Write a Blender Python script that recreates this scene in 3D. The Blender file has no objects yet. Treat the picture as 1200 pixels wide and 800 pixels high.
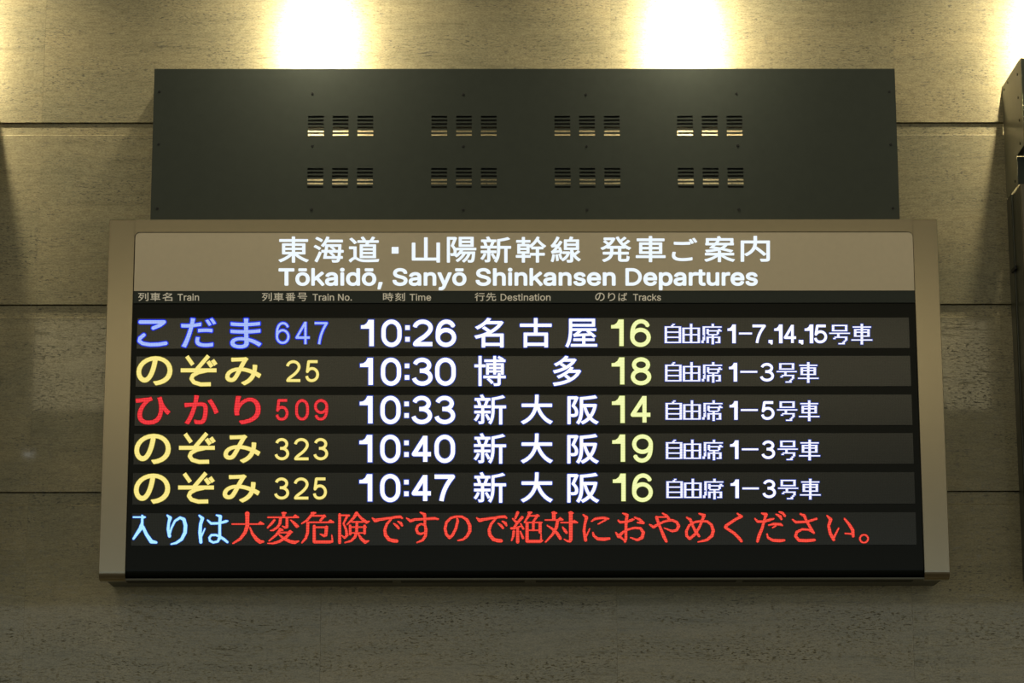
import bpy, bmesh, math, random
import numpy as np
from mathutils import Vector, Matrix
random.seed(4)
SC = bpy.context.scene
COL = SC.collection
H = 1.6                                   # eye height

# ---------------------------------------------------------------- camera
YAW, TILT, ROLL, FPX, DIST = 0.00645, 0.21063, -0.00219, 3089.3, 10.9
_f = Vector((math.sin(YAW)*math.cos(TILT), math.cos(YAW)*math.cos(TILT), math.sin(TILT)))
_r = Vector((math.cos(YAW), -math.sin(YAW), 0))
_u = _r.cross(_f)
CR = math.cos(ROLL)*_r + math.sin(ROLL)*_u
CU = -math.sin(ROLL)*_r + math.cos(ROLL)*_u
CAM = Vector((0, -DIST, H))
cd = bpy.data.cameras.new('camera')
cd.sensor_width = 36.0
cd.lens = FPX*36.0/1200.0
cd.clip_end = 200
cam = bpy.data.objects.new('camera', cd)
COL.objects.link(cam)
M = Matrix((CR, CU, -_f)).transposed().to_4x4()
M.translation = CAM
cam.matrix_world = M
SC.camera = cam

# ---------------------------------------------------------------- light and exposure
SC.view_settings.view_transform = 'Standard'
SC.view_settings.look = 'None'
SC.view_settings.gamma = 1.0
SC.view_settings.exposure = 0.0
SC.view_settings.use_curve_mapping = False
w = bpy.data.worlds.new('hall_surroundings'); SC.world = w; w.use_nodes = True
nt = w.node_tree; nt.nodes.clear()
wo = nt.nodes.new('ShaderNodeOutputWorld'); bg = nt.nodes.new('ShaderNodeBackground')
tc = nt.nodes.new('ShaderNodeTexCoord'); sx = nt.nodes.new('ShaderNodeSeparateXYZ')
mr = nt.nodes.new('ShaderNodeMapRange'); mx = nt.nodes.new('ShaderNodeMix'); mx.data_type = 'RGBA'
nt.links.new(tc.outputs['Generated'], sx.inputs[0]); nt.links.new(sx.outputs['Z'], mr.inputs[0])
mr.inputs[1].default_value = -0.15; mr.inputs[2].default_value = 0.35
nt.links.new(mr.outputs[0], mx.inputs[0])
mx.inputs[6].default_value = (0.76, 0.79, 0.68, 1)
mx.inputs[7].default_value = (1.0, 0.88, 0.55, 1)
nt.links.new(mx.outputs[2], bg.inputs[0]); bg.inputs[1].default_value = 0.215
nt.links.new(bg.outputs[0], wo.inputs[0])

def area(name, loc, rot, sx_, sy_, power, color):
    l = bpy.data.lights.new(name, 'AREA'); l.shape = 'RECTANGLE'; l.size = sx_; l.size_y = sy_
    l.energy = power; l.color = color
    o = bpy.data.objects.new(name, l); COL.objects.link(o); o.location = loc; o.rotation_euler = rot
    return o
# the long lit band high on the far side of the hall
area('hall_light_band', (0.17, -16.0, 5.50+H), (math.radians(90), 0, 0), 9.95, 0.95, 42, (1.0, 0.86, 0.52))
# the cooler glazed front of the hall below it
area('hall_glazed_front', (0.2, -16.0, 1.60+H), (math.radians(90), 0, 0), 26.0, 2.80, 125, (0.70, 0.88, 1.0))
# one small lamp on the far side, mirrored in the polished stone
area('hall_lamp', (-4.80, -15.9, 4.545+H), (math.radians(90), 0, 0), 0.11, 0.04, 0.05, (0.9, 0.95, 1.0))
# row of narrow wall-washing downlights over the boards
def spot(x, z=4.52, y=-0.60, tz=3.62, A=2100, B=120):
    """narrow beam with a soft spill, as such lamps give"""
    l = bpy.data.lights.new('wall_washer', 'SPOT'); l.energy = 1.0; l.color = (1.0, 0.895, 0.64)
    l.spot_size = math.radians(110); l.spot_blend = 0.6; l.shadow_soft_size = 0.06
    l.use_nodes = True; t = l.node_tree; e = t.nodes['Emission']
    g = t.nodes.new('ShaderNodeNewGeometry'); vt = t.nodes.new('ShaderNodeVectorTransform')
    vt.vector_type = 'VECTOR'; vt.convert_from = 'WORLD'; vt.convert_to = 'OBJECT'
    sp = t.nodes.new('ShaderNodeSeparateXYZ'); t.links.new(g.outputs['Incoming'], vt.inputs[0]); t.links.new(vt.outputs[0], sp.inputs[0])
    def mth(op, a, b=None):
        n = t.nodes.new('ShaderNodeMath'); n.operation = op
        for k, v in enumerate((a, b)):
            if v is None: continue
            if isinstance(v, (int, float)): n.inputs[k].default_value = v
            else: t.links.new(v, n.inputs[k])
        return n.outputs[0]
    th = mth('ARCCOSINE', mth('MINIMUM', mth('ABSOLUTE', sp.outputs['Z']), 1.0))
    def lobe(sig, amp):
        q = mth('DIVIDE', th, math.radians(sig)); q = mth('MULTIPLY', mth('MULTIPLY', q, q), -1.0)
        return mth('MULTIPLY', mth('EXPONENT', q), amp)
    t.links.new(mth('ADD', mth('ADD', lobe(6.8, A), lobe(12.5, A*0.14)), lobe(31.0, B)), e.inputs['Strength'])
    o = bpy.data.objects.new('wall_washer', l); COL.objects.link(o)
    o.location = (x, y, z+H)
    d = Vector((x, 0, tz+H)) - o.location
    o.rotation_euler = d.to_track_quat('-Z', 'Z').to_euler()
for x in (-3.98, -2.39, -0.765, 0.815, 2.40, 3.98):
    spot(x)

# ---------------------------------------------------------------- helpers
def ray(px, py):
    return _f + CR*((px-600)/FPX) - CU*((py-400)/FPX)
def at(px, py, Y):
    d = ray(px, py)
    return CAM + d*((Y+DIST)/d.y)
def mesh_obj(name, verts, faces, mats, parent=None, mi=None, smooth=False):
    me = bpy.data.meshes.new(name); me.from_pydata([tuple(v) for v in verts], [], faces)
    for m in (mats if isinstance(mats, (list, tuple)) else [mats]): me.materials.append(m)
    if mi is not None:
        me.polygons.foreach_set('material_index', mi)
    if smooth:
        me.polygons.foreach_set('use_smooth', [True]*len(me.polygons))
    me.update()
    o = bpy.data.objects.new(name, me); COL.objects.link(o)
    if parent: o.parent = parent
    return o
def bm_obj(name, bm, mats, parent=None, smooth=False):
    bmesh.ops.recalc_face_normals(bm, faces=bm.faces)
    me = bpy.data.meshes.new(name); bm.to_mesh(me); bm.free()
    for m in (mats if isinstance(mats, (list, tuple)) else [mats]): me.materials.append(m)
    if smooth:
        for p_ in me.polygons: p_.use_smooth = True
    o = bpy.data.objects.new(name, me); COL.objects.link(o)
    if parent: o.parent = parent
    return o
def box(bm, x0, x1, y0, y1, z0, z1, bev=0.0, seg=2):
    vs = [bm.verts.new((x, y, z)) for x in (x0, x1) for y in (y0, y1) for z in (z0, z1)]
    fs = [(0,1,3,2), (4,6,7,5), (0,4,5,1), (2,3,7,6), (0,2,6,4), (1,5,7,3)]
    ff = [bm.faces.new([vs[i] for i in f]) for f in fs]
    if bev > 0:
        es = list({e for f in ff for e in f.edges})
        bmesh.ops.bevel(bm, geom=es, offset=bev, segments=seg, profile=0.5, affect='EDGES')
def box_obj(name, x0, x1, y0, y1, z0, z1, mat, parent=None, bev=0.0):
    bm = bmesh.new(); box(bm, x0, x1, y0, y1, z0, z1, bev)
    return bm_obj(name, bm, mat, parent)
def prism_x(bm, prof, x0, x1):
    """profile of (y, z) extruded along x"""
    a = [bm.verts.new((x0, y, z)) for y, z in prof]; b = [bm.verts.new((x1, y, z)) for y, z in prof]
    n = len(prof)
    bm.faces.new(a); bm.faces.new(list(reversed(b)))
    for i in range(n):
        bm.faces.new([a[i], b[i], b[(i+1) % n], a[(i+1) % n]])
def thing(name, label, cat, loc, group=None):
    o = bpy.data.objects.new(name, None); COL.objects.link(o); o.location = loc
    o['label'] = label; o['category'] = cat
    if group: o['group'] = group
    o.empty_display_size = 0.1
    return o
def reparent(root):
    """children were built in world coordinates"""
    inv = Matrix.Translation(root.location).inverted()
    for c in root.children: c.matrix_parent_inverse = inv

# ---------------------------------------------------------------- materials
def principled(name, col, rough=0.5, metal=0.0, spec=0.5):
    m = bpy.data.materials.new(name); m.use_nodes = True
    b = m.node_tree.nodes['Principled BSDF']
    b.inputs['Base Color'].default_value = (*col, 1); b.inputs['Roughness'].default_value = rough
    b.inputs['Metallic'].default_value = metal; b.inputs['Specular IOR Level'].default_value = spec
    return m, m.node_tree, b
def N(nt, t, **kw):
    n = nt.nodes.new(t)
    for k, v in kw.items(): setattr(n, k, v)
    return n
def ramp(nt, stops, interp='LINEAR'):
    r = N(nt, 'ShaderNodeValToRGB'); cr = r.color_ramp; cr.interpolation = interp
    while len(cr.elements) < len(stops): cr.elements.new(0.5)
    for e, (p_, c) in zip(cr.elements, stops):
        e.position = p_; e.color = (*c, 1) if len(c) == 3 else c
    return r
def make_travertine():
    m, nt, b = principled('travertine', (0.4, 0.34, 0.22), 0.16)
    L = nt.links
    tc = N(nt, 'ShaderNodeTexCoord'); oi = N(nt, 'ShaderNodeObjectInfo')
    mul = N(nt, 'ShaderNodeVectorMath', operation='SCALE'); mul.inputs[0].default_value = (31.7, 0, 57.3)
    L.new(oi.outputs['Random'], mul.inputs['Scale'])
    add = N(nt, 'ShaderNodeVectorMath', operation='ADD'); L.new(tc.outputs['Object'], add.inputs[0]); L.new(mul.outputs[0], add.inputs[1])
    # slight waviness of the beds
    wv = N(nt, 'ShaderNodeTexNoise'); wv.inputs['Scale'].default_value = 1.6; wv.inputs['Detail'].default_value = 3
    L.new(add.outputs[0], wv.inputs['Vector'])
    wsub = N(nt, 'ShaderNodeMath', operation='MULTIPLY_ADD'); wsub.inputs[1].default_value = 0.10; wsub.inputs[2].default_value = -0.05
    L.new(wv.outputs['Fac'], wsub.inputs[0])
    cx = N(nt, 'ShaderNodeCombineXYZ'); L.new(wsub.outputs[0], cx.inputs['Z'])
    ad2 = N(nt, 'ShaderNodeVectorMath', operation='ADD'); L.new(add.outputs[0], ad2.inputs[0]); L.new(cx.outputs[0], ad2.inputs[1])
    def nz(scale, detail, rough=0.6):
        mp = N(nt, 'ShaderNodeMapping'); mp.inputs['Scale'].default_value = scale
        L.new(ad2.outputs[0], mp.inputs['Vector'])
        n = N(nt, 'ShaderNodeTexNoise'); n.inputs['Scale'].default_value = 1; n.inputs['Detail'].default_value = detail
        n.inputs['Roughness'].default_value = rough; L.new(mp.outputs[0], n.inputs['Vector'])
        return n.outputs['Fac']
    def mul(a, b):
        m_ = N(nt, 'ShaderNodeMix', data_type='RGBA', blend_type='MULTIPLY'); m_.inputs[0].default_value = 1
        L.new(a, m_.inputs[6]); L.new(b, m_.inputs[7]); return m_.outputs[2]
    def rmp(src, stops):
        r_ = ramp(nt, stops); L.new(src, r_.inputs[0]); return r_.outputs[0]
    beds = nz((1.6, 1, 26), 6, 0.7)
    c0 = rmp(beds, [(0.28, (0.330, 0.290, 0.178)), (0.45, (0.425, 0.370, 0.232)), (0.58, (0.460, 0.395, 0.245)), (0.75, (0.400, 0.333, 0.195))])
    c0 = mul(c0, rmp(nz((1.3, 1, 3.0), 4), [(0.3, (0.86, 0.89, 0.90)), (0.7, (1.12, 1.09, 1.04))]))
    c0 = mul(c0, rmp(nz((22, 1, 120), 4, 0.65), [(0.30, (0.74, 0.74, 0.72)), (0.50, (1.0, 1.0, 1.0)), (0.72, (1.14, 1.14, 1.14))]))
    c0 = mul(c0, rmp(nz((110, 1, 260), 3, 0.6), [(0.30, (0.66, 0.66, 0.64)), (0.52, (1.0, 1.0, 1.0)), (0.75, (1.2, 1.2, 1.18))]))
    def band(src, a, b): return rmp(src, [(a, (0, 0, 0)), (b, (1, 1, 1))])
    def mm(a, b, op='MULTIPLY'):
        n = N(nt, 'ShaderNodeMath', operation=op); L.new(a, n.inputs[0]); L.new(b, n.inputs[1]); return n.outputs[0]
    pits = mm(band(nz((48, 1, 170), 3, 0.6), 0.555, 0.61), band(nz((2.0, 1, 13), 4, 0.65), 0.40, 0.60))
    cracks = mm(band(nz((7.0, 1, 75), 5, 0.7), 0.58, 0.64), band(nz((2.2, 1, 8), 3, 0.6), 0.53, 0.62))
    mx_ = mm(pits, cracks, 'MAXIMUM')
    class _o: outputs = [mx_]
    mxp = _o
    class _c: outputs = [None, None, c0]
    m2 = _c
    sc = N(nt, 'ShaderNodeMath', operation='MULTIPLY'); sc.inputs[1].default_value = 0.8; L.new(mxp.outputs[0], sc.inputs[0])
    m3 = N(nt, 'ShaderNodeMix', data_type='RGBA', blend_type='MIX'); L.new(sc.outputs[0], m3.inputs[0])
    L.new(m2.outputs[2], m3.inputs[6]); m3.inputs[7].default_value = (0.085, 0.08, 0.058, 1)
    L.new(m3.outputs[2], b.inputs['Base Color'])
    bp = N(nt, 'ShaderNodeBump'); bp.inputs['Strength'].default_value = 0.12; bp.inputs['Distance'].default_value = 0.0015; bp.invert = True
    L.new(mxp.outputs[0], bp.inputs['Height']); L.new(bp.outputs[0], b.inputs['Normal'])
    rr = N(nt, 'ShaderNodeMapRange'); rr.inputs[3].default_value = 0.035; rr.inputs[4].default_value = 0.7
    L.new(mxp.outputs[0], rr.inputs[0]); L.new(rr.outputs[0], b.inputs['Roughness'])
    return m
def painted(name, col, rough, metal=0.0, grain=0.04, gscale=60, spec=0.5):
    m, nt, b = principled(name, col, rough, metal, spec); L = nt.links
    tc = N(nt, 'ShaderNodeTexCoord'); n = N(nt, 'ShaderNodeTexNoise'); n.inputs['Scale'].default_value = gscale; n.inputs['Detail'].default_value = 4
    L.new(tc.outputs['Object'], n.inputs['Vector'])
    r = ramp(nt, [(0.3, tuple(c*(1-grain) for c in col)), (0.7, tuple(c*(1+grain) for c in col))]); L.new(n.outputs['Fac'], r.inputs[0])
    L.new(r.outputs[0], b.inputs['Base Color'])
    return m
def emit(name, col, strength, grid=0.0):
    m = bpy.data.materials.new(name); m.use_nodes = True; nt = m.node_tree; nt.nodes.clear(); L = nt.links
    o = N(nt, 'ShaderNodeOutputMaterial'); e = N(nt, 'ShaderNodeEmission')
    e.inputs[0].default_value = (*col, 1); e.inputs[1].default_value = strength
    if grid > 0:                            # gaps between the rows and columns of LEDs
        tc = N(nt, 'ShaderNodeTexCoord'); s = N(nt, 'ShaderNodeSeparateXYZ'); L.new(tc.outputs['Object'], s.inputs[0])
        outs = []
        for ax in ('X', 'Z'):
            a = N(nt, 'ShaderNodeMath', operation='MULTIPLY'); a.inputs[1].default_value = 2*math.pi/0.00525; L.new(s.outputs[ax], a.inputs[0])
            c = N(nt, 'ShaderNodeMath', operation='SINE'); L.new(a.outputs[0], c.inputs[0]); outs.append(c)
        ad = N(nt, 'ShaderNodeMath', operation='MULTIPLY_ADD'); ad.inputs[1].default_value = 0.5
        L.new(outs[0].outputs[0], ad.inputs[0]); L.new(outs[1].outputs[0], ad.inputs[2])
        mr = N(nt, 'ShaderNodeMapRange'); mr.inputs[1].default_value = -1.5; mr.inputs[2].default_value = 1.0
        mr.inputs[3].default_value = strength*(1-grid); mr.inputs[4].default_value = strength*(1+grid*0.4)
        L.new(ad.outputs[0], mr.inputs[0]); L.new(mr.outputs[0], e.inputs[1])
    L.new(e.outputs[0], o.inputs[0])
    return m
def led_base():
    m, nt, b = principled('led_panel', (0.03, 0.03, 0.027), 0.17, spec=0.55); L = nt.links
    tc = N(nt, 'ShaderNodeTexCoord'); s = N(nt, 'ShaderNodeSeparateXYZ'); L.new(tc.outputs['Object'], s.inputs[0])
    outs = []
    for ax in ('X', 'Z'):
        a = N(nt, 'ShaderNodeMath', operation='MULTIPLY'); a.inputs[1].default_value = 2*math.pi/0.00525; L.new(s.outputs[ax], a.inputs[0])
        c = N(nt, 'ShaderNodeMath', operation='SINE'); L.new(a.outputs[0], c.inputs[0]); outs.append(c)
    ad = N(nt, 'ShaderNodeMath', operation='ADD'); L.new(outs[0].outputs[0], ad.inputs[0]); L.new(outs[1].outputs[0], ad.inputs[1])
    mr = N(nt, 'ShaderNodeMapRange'); mr.inputs[1].default_value = -2; mr.inputs[2].default_value = 2; L.new(ad.outputs[0], mr.inputs[0])
    r = ramp(nt, [(0, (0.009, 0.012, 0.012)), (1, (0.033, 0.038, 0.038))]); L.new(mr.outputs[0], r.inputs[0]); L.new(r.outputs[0], b.inputs['Base Color'])
    return m

TRAV = make_travertine()
JOINT = painted('joint_mortar', (0.26, 0.23, 0.15), 0.9)  # even mortar colour of the wall core behind the slabs
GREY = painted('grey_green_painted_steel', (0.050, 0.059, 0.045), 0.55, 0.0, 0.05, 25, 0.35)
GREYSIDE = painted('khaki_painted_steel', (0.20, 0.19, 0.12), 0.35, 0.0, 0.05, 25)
SILVER = painted('champagne_silver_paint', (0.365, 0.315, 0.225), 0.20, 0.95, 0.02, 40)
HEADER = painted('tan_header_film', (0.60, 0.50, 0.33), 0.42, 0.0, 0.02, 40)
_b = HEADER.node_tree.nodes['Principled BSDF']            # the title sheet is a lit box: a faint glow comes through the film
_b.inputs['Emission Color'].default_value = (1.0, 0.80, 0.50, 1); _b.inputs['Emission Strength'].default_value = 0.06
STRIP = painted('dark_label_strip', (0.04, 0.048, 0.04), 0.45, spec=0.3)
BLACK = painted('black_acrylic', (0.006, 0.008, 0.006), 0.25, spec=0.17)
DARK = painted('dark_steel', (0.02, 0.02, 0.016), 0.6)
SCREW = painted('black_screw', (0.008, 0.008, 0.007), 0.5)
UNDER = painted('housing_grey', (0.12, 0.12, 0.095), 0.5)
FLOOR = painted('stone_floor', (0.25, 0.23, 0.19), 0.3)
LED = led_base()
INK = painted('beige_print', (0.95, 0.89, 0.76), 0.5)
_i = INK.node_tree.nodes['Principled BSDF']             # faint emission added to brighten the printed headings
_i.inputs['Emission Color'].default_value = (1.0, 0.92, 0.75, 1); _i.inputs['Emission Strength'].default_value = 0.10
HEADLIT = emit('backlit_white', (0.84, 0.92, 1.0), 1.05)
WHITE = emit('led_white', (0.93, 0.93, 1.0), 1.25, 0.12)
BLUEF = emit('white_led_bloom', (0.03, 0.07, 0.42), 0.9)  # rim colours: lens bloom painted as a dim glow around the lit characters
KBLUE = emit('led_blue', (0.42, 0.54, 1.0), 1.0, 0.35)
KBLUEF = emit('blue_led_bloom', (0.01, 0.035, 0.8), 0.95)
YEL = emit('led_yellow', (1.0, 0.84, 0.26), 1.0, 0.18)
YELF = emit('yellow_led_bloom', (0.30, 0.26, 0.02), 0.6)
YG = emit('led_yellow_green', (0.95, 1.0, 0.46), 1.0, 0.2)
YGF = emit('green_led_bloom', (0.16, 0.22, 0.01), 0.7)
RED = emit('led_red', (1.0, 0.052, 0.06), 0.98, 0.8)
REDF = emit('red_led_bloom', (0.25, 0.0, 0.003), 0.6)
RED2 = emit('led_orange_red', (1.0, 0.085, 0.055), 1.08, 0.8)
CYAN = emit('led_pale_cyan', (0.42, 0.83, 1.0), 1.1, 0.25)
CYANF = emit('cyan_led_bloom', (0.0, 0.05, 0.42), 0.9)

# ---------------------------------------------------------------- wall of travertine slabs
PX, PZ = 1.225, 0.802
wall = bpy.data.objects.new('wall_back', None); COL.objects.link(wall); wall['kind'] = 'structure'
wall.location = (0, 0, 0)
bm = bmesh.new(); box(bm, -7.0, 7.9, 0.05, 0.35, 0.0, 5.0+H)
wb = bm_obj('wall_core', bm, JOINT, wall)
def slab_mesh():
    """one slab: shallow rebate along the top, eased edges; origin at its lower left front corner"""
    wd, h, t, rb, rd, c = PX-0.0005, PZ-0.0045, 0.05, 0.051, 0.0105, 0.0032
    prof = [(0, 0.0), (t, 0.0), (t, h), (rd, h), (rd, h-rb), (c, h-rb), (0, h-rb-c), (0, 0.004)]
    bm = bmesh.new(); prism_x(bm, prof, 0, wd)
    bmesh.ops.recalc_face_normals(bm, faces=bm.faces)
    me = bpy.data.meshes.new('slab'); bm.to_mesh(me); bm.free(); me.materials.append(TRAV)
    return me
SL = slab_mesh()
z0 = 3.295 + H
for r in range(-6, 2):
    for c in range(-4, 8):
        o = bpy.data.objects.new('slab', SL); COL.objects.link(o); o.parent = wall
        o.location = (-1.948 + c*PX + random.uniform(-.0001, .0001), random.uniform(-.0003, .0003), z0 + r*PZ)
box_obj('floor', -7.0, 7.6, -20.0, 0.0, -0.2, 0.0, FLOOR)['kind'] = 'structure'

# ---------------------------------------------------------------- ventilation cabinet above the board
def screw_mesh():
    bm = bmesh.new()
    bmesh.ops.create_cone(bm, cap_ends=True, segments=12, radius1=0.0062, radius2=0.005, depth=0.003)
    bmesh.ops.rotate(bm, verts=bm.verts, cent=(0, 0, 0), matrix=Matrix.Rotation(math.radians(90), 3, 'X'))
    bmesh.ops.recalc_face_normals(bm, faces=bm.faces)
    me = bpy.data.meshes.new('screw'); bm.to_mesh(me); bm.free(); me.materials.append(SCREW)
    return me
SCR = screw_mesh()
def screw(p, parent, rot=None):
    o = bpy.data.objects.new('screw', SCR); COL.objects.link(o); o.location = p; o.parent = parent
    if rot: o.rotation_euler = rot
    return o
VY = -0.2275
X0, X1, Z0, Z1 = -1.441, 1.693, 2.778+H, 3.462+H
cab = thing('ventilation_cabinet', 'wide dark grey steel cabinet with slotted vents above the departure board', 'vent panel', (0.126, 0, Z0))
# vent slots (photograph measures turned into sizes on the plate)
slots = []
groups = [(361, 136.8), (505.6, 137.3), (649.8, 137.3), (793.6, 136.8), (361, 197.8), (505.6, 198.2), (649.9, 198.2), (794.4, 197.8)]
gx = sorted({round(at(g[0]+dx, 150, VY).x, 4) for g in groups[:4] for dx in (0, 18.4, 29.0, 47.3, 58.0, 76.4)})
gz = []
for yy in (136.8, 197.9):
    for k in range(6):
        c = at(615, yy + k*4.22, VY).z; gz.append((c-0.0042, c+0.0042))
xs = sorted([X0, X1] + gx); zs = sorted([Z0, Z1] + [v for g in gz for v in g])
bm = bmesh.new()
V = {}
def gv(i, j):
    if (i, j) not in V: V[(i, j)] = bm.verts.new((xs[i], VY, zs[j]))
    return V[(i, j)]
for i in range(len(xs)-1):
    for j in range(len(zs)-1):
        # xs: 0, then pairs (start, end) of slots; zs likewise
        if i % 2 == 1 and j % 2 == 1: continue
        bm.faces.new([gv(i, j), gv(i+1, j), gv(i+1, j+1), gv(i, j+1)])
r = bmesh.ops.extrude_face_region(bm, geom=list(bm.faces))
bmesh.ops.translate(bm, verts=[g for g in r['geom'] if isinstance(g, bmesh.types.BMVert)], vec=(0, 0.0025, 0))
bm_obj('front_plate', bm, GREY, cab)
for sx0, sx1 in ((X0, X0+0.003), (X1-0.003, X1)):
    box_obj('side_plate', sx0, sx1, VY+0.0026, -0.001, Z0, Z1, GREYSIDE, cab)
box_obj('bottom_plate', X0+0.004, X1-0.004, VY+0.003, -0.001, Z0, Z0+0.003, DARK, cab)
# dark bars added inside, placed to black out the upper slots of each row
for ya, yb in ((112, 149.9), (162, 209.0)):
    box_obj('slot_blocker', X0+0.02, X1-0.02, -0.205, -0.19, at(615, yb, -0.2).z, at(615, ya, -0.2).z, DARK, cab)
box_obj('slot_blocker', X0+0.02, X1-0.02, -0.205, -0.19, at(615, 240, -0.2).z, at(615, 217.3, -0.2).z, DARK, cab)  # one more added bar, blacking out the last slots
for sx_, sy_ in ((186.7,107.2),(366.2,109.7),(543,110.7),(686.5,110.5),(863.3,109.5),(1042.3,107.3),(185.8,168.8),(366,170.7),(543,171.3),(687.3,171.3),(864.8,170.2),(1044,169),(184.2,244),(365,245.3),(543,245.8),(688,245.7),(866,245.3),(1046.5,243.5)):
    screw(at(sx_, sy_, VY-0.001), cab)
reparent(cab)

# ---------------------------------------------------------------- departure board
BY = -0.285                                   # front of the frame
BX0, BX1, BZ0, BZ1 = -1.603, 1.839, 1.287+H, 2.789+H
OX0, OX1 = -1.496, 1.736                      # inside of the frame
OZT = at(615, 271.5, BY).z
board = thing('departure_board', 'lit train departure board in a wide silver frame below the vent cabinet', 'departure board', (0.118, 0, BZ0))
def rail_profile(y0, z0, z1, r):
    pts = [(y0+0.055, z0+0.0), (y0+r, z0)]
    for k in range(1, 9):
        a = math.pi/2*k/8
        pts.append((y0 + r - r*math.sin(a), z0 + r - r*math.cos(a)))
    pts += [(y0, z1-0.004), (y0+0.004, z1), (y0+0.055, z1)]
    return pts
def vrail(x0, x1, c_out):
    bm = bmesh.new(); prism_x(bm, rail_profile(BY, BZ0, BZ1, 0.034), x0, x1)
    bm.normal_update()
    es = [e for e in bm.edges if abs(e.verts[0].co.x-e.verts[1].co.x) < 1e-6 and e.calc_face_angle(0) > 1.0 and min(e.verts[0].co.y, e.verts[1].co.y) < BY+0.03]
    bmesh.ops.bevel(bm, geom=es, offset=0.0022, segments=2, profile=0.5, affect='EDGES')
    return bm
bm_obj('side_frame', vrail(BX0, OX0, 0), SILVER, board)
bm_obj('side_frame', vrail(OX1, BX1, 0), SILVER, board)
# top frame with rounded inner corners
def rounded_top(x0, x1, zt, rad, zb):
    pts = [(x0, zb)]
    for k in range(9):
        a = math.pi/2*k/8; pts.append((x0+rad-rad*math.cos(a), zt-rad+rad*math.sin(a)))
    for k in range(9):
        a = math.pi/2*k/8; pts.append((x1-rad+rad*math.sin(a), zt-rad+rad*math.cos(a)))
    pts.append((x1, zb)); return pts
zs_strip_t = at(615, 340.4, BY).z; zs_strip_b = at(615, 354.6, BY).z
arc = rounded_top(OX0, OX1, OZT, 0.021, OZT-0.021)
bm = bmesh.new()
prof = arc + [(OX1, BZ1-0.001), (OX0, BZ1-0.001)]
f = bm.faces.new([bm.verts.new((x, BY+0.0004, z)) for x, z in prof])
r = bmesh.ops.extrude_face_region(bm, geom=[f]); bmesh.ops.translate(bm, verts=[g for g in r['geom'] if isinstance(g, bmesh.types.BMVert)], vec=(0, 0.05, 0))
bm_obj('top_frame', bm, SILVER, board)
# tan header sheet
g = 0.0028
bm = bmesh.new()
prof = rounded_top(OX0+g, OX1-g*0.4, OZT-g, 0.019, zs_strip_t)
f = bm.faces.new([bm.verts.new((x, BY+0.0012, z)) for x, z in prof])
r = bmesh.ops.extrude_face_region(bm, geom=[f]); bmesh.ops.translate(bm, verts=[q for q in r['geom'] if isinstance(q, bmesh.types.BMVert)], vec=(0, 0.01, 0))
header = bm_obj('header_panel', bm, HEADER, board); header['label'] = 'tan sheet with white backlit title in two lines'
strip = box_obj('label_strip', OX0+0.0015, OX1-0.001, BY+0.0022, BY+0.012, zs_strip_b, zs_strip_t-0.0002, STRIP, board)
strip['label'] = 'narrow dark strip with small beige column headings'
# dark display backing, curved back at its foot
bm = bmesh.new()
DY = BY+0.012
pts = [(DY, zs_strip_b-0.0008)]
zb = BZ0+0.008
for k in range(9):
    a = math.pi/2*k/8*0.9; pts.append((DY+0.035*(1-math.cos(a)), zb+0.035-0.035*math.sin(a)))
pts += [(BY+0.06, zb), (BY+0.06, zs_strip_b-0.0008)]
prism_x(bm, pts, OX0+0.0006, OX1-0.0006)
bm_obj('display_backing', bm, BLACK, board)
box_obj('header_backing', OX0+0.0006, OX1-0.0006, BY+0.0125, BY+0.058, zs_strip_b, OZT-0.002, BLACK, board)
box_obj('bottom_lip', OX0-0.001, OX1+0.001, BY+0.014, BY+0.05, BZ0+0.001, BZ0+0.0075, UNDER, board)
# housing back to the wall, with two service lids underneath
box_obj('housing', BX0+0.02, BX1-0.02, BY+0.056, -0.001, BZ0+0.006, BZ1-0.015, UNDER, board)
for lx0, lx1 in ((-1.50, -0.42), (-0.385, 0.118), (0.165, 0.98), (1.01, 1.70)):
    box_obj('service_lid', lx0, lx1, BY+0.075, -0.16, BZ0+0.0015, BZ0+0.0058, DARK, board)
# LED rows
RY = DY-0.004
rows_px = [(372.4, 408.0), (417.2, 452.7), (462.6, 498.3), (507.8, 543.7), (553.6, 590.5), (600.6, 638.6)]
RX0, RX1 = -1.476, 1.7085
rows = []
for k, (a, b_) in enumerate(rows_px):
    r = box_obj('display_row', RX0, RX1, RY, DY+0.001, at(615, b_, RY).z, at(615, a, RY).z, LED, board)
    rows.append(r)
rl = ['top LED row in blue, train 647', 'second LED row in yellow, train 25', 'middle LED row in red, train 509', 'fourth LED row in yellow, train 323', 'fifth LED row in yellow, train 325', 'bottom LED row with a running red message']
for r, t in zip(rows, rl): r['label'] = t

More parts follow.
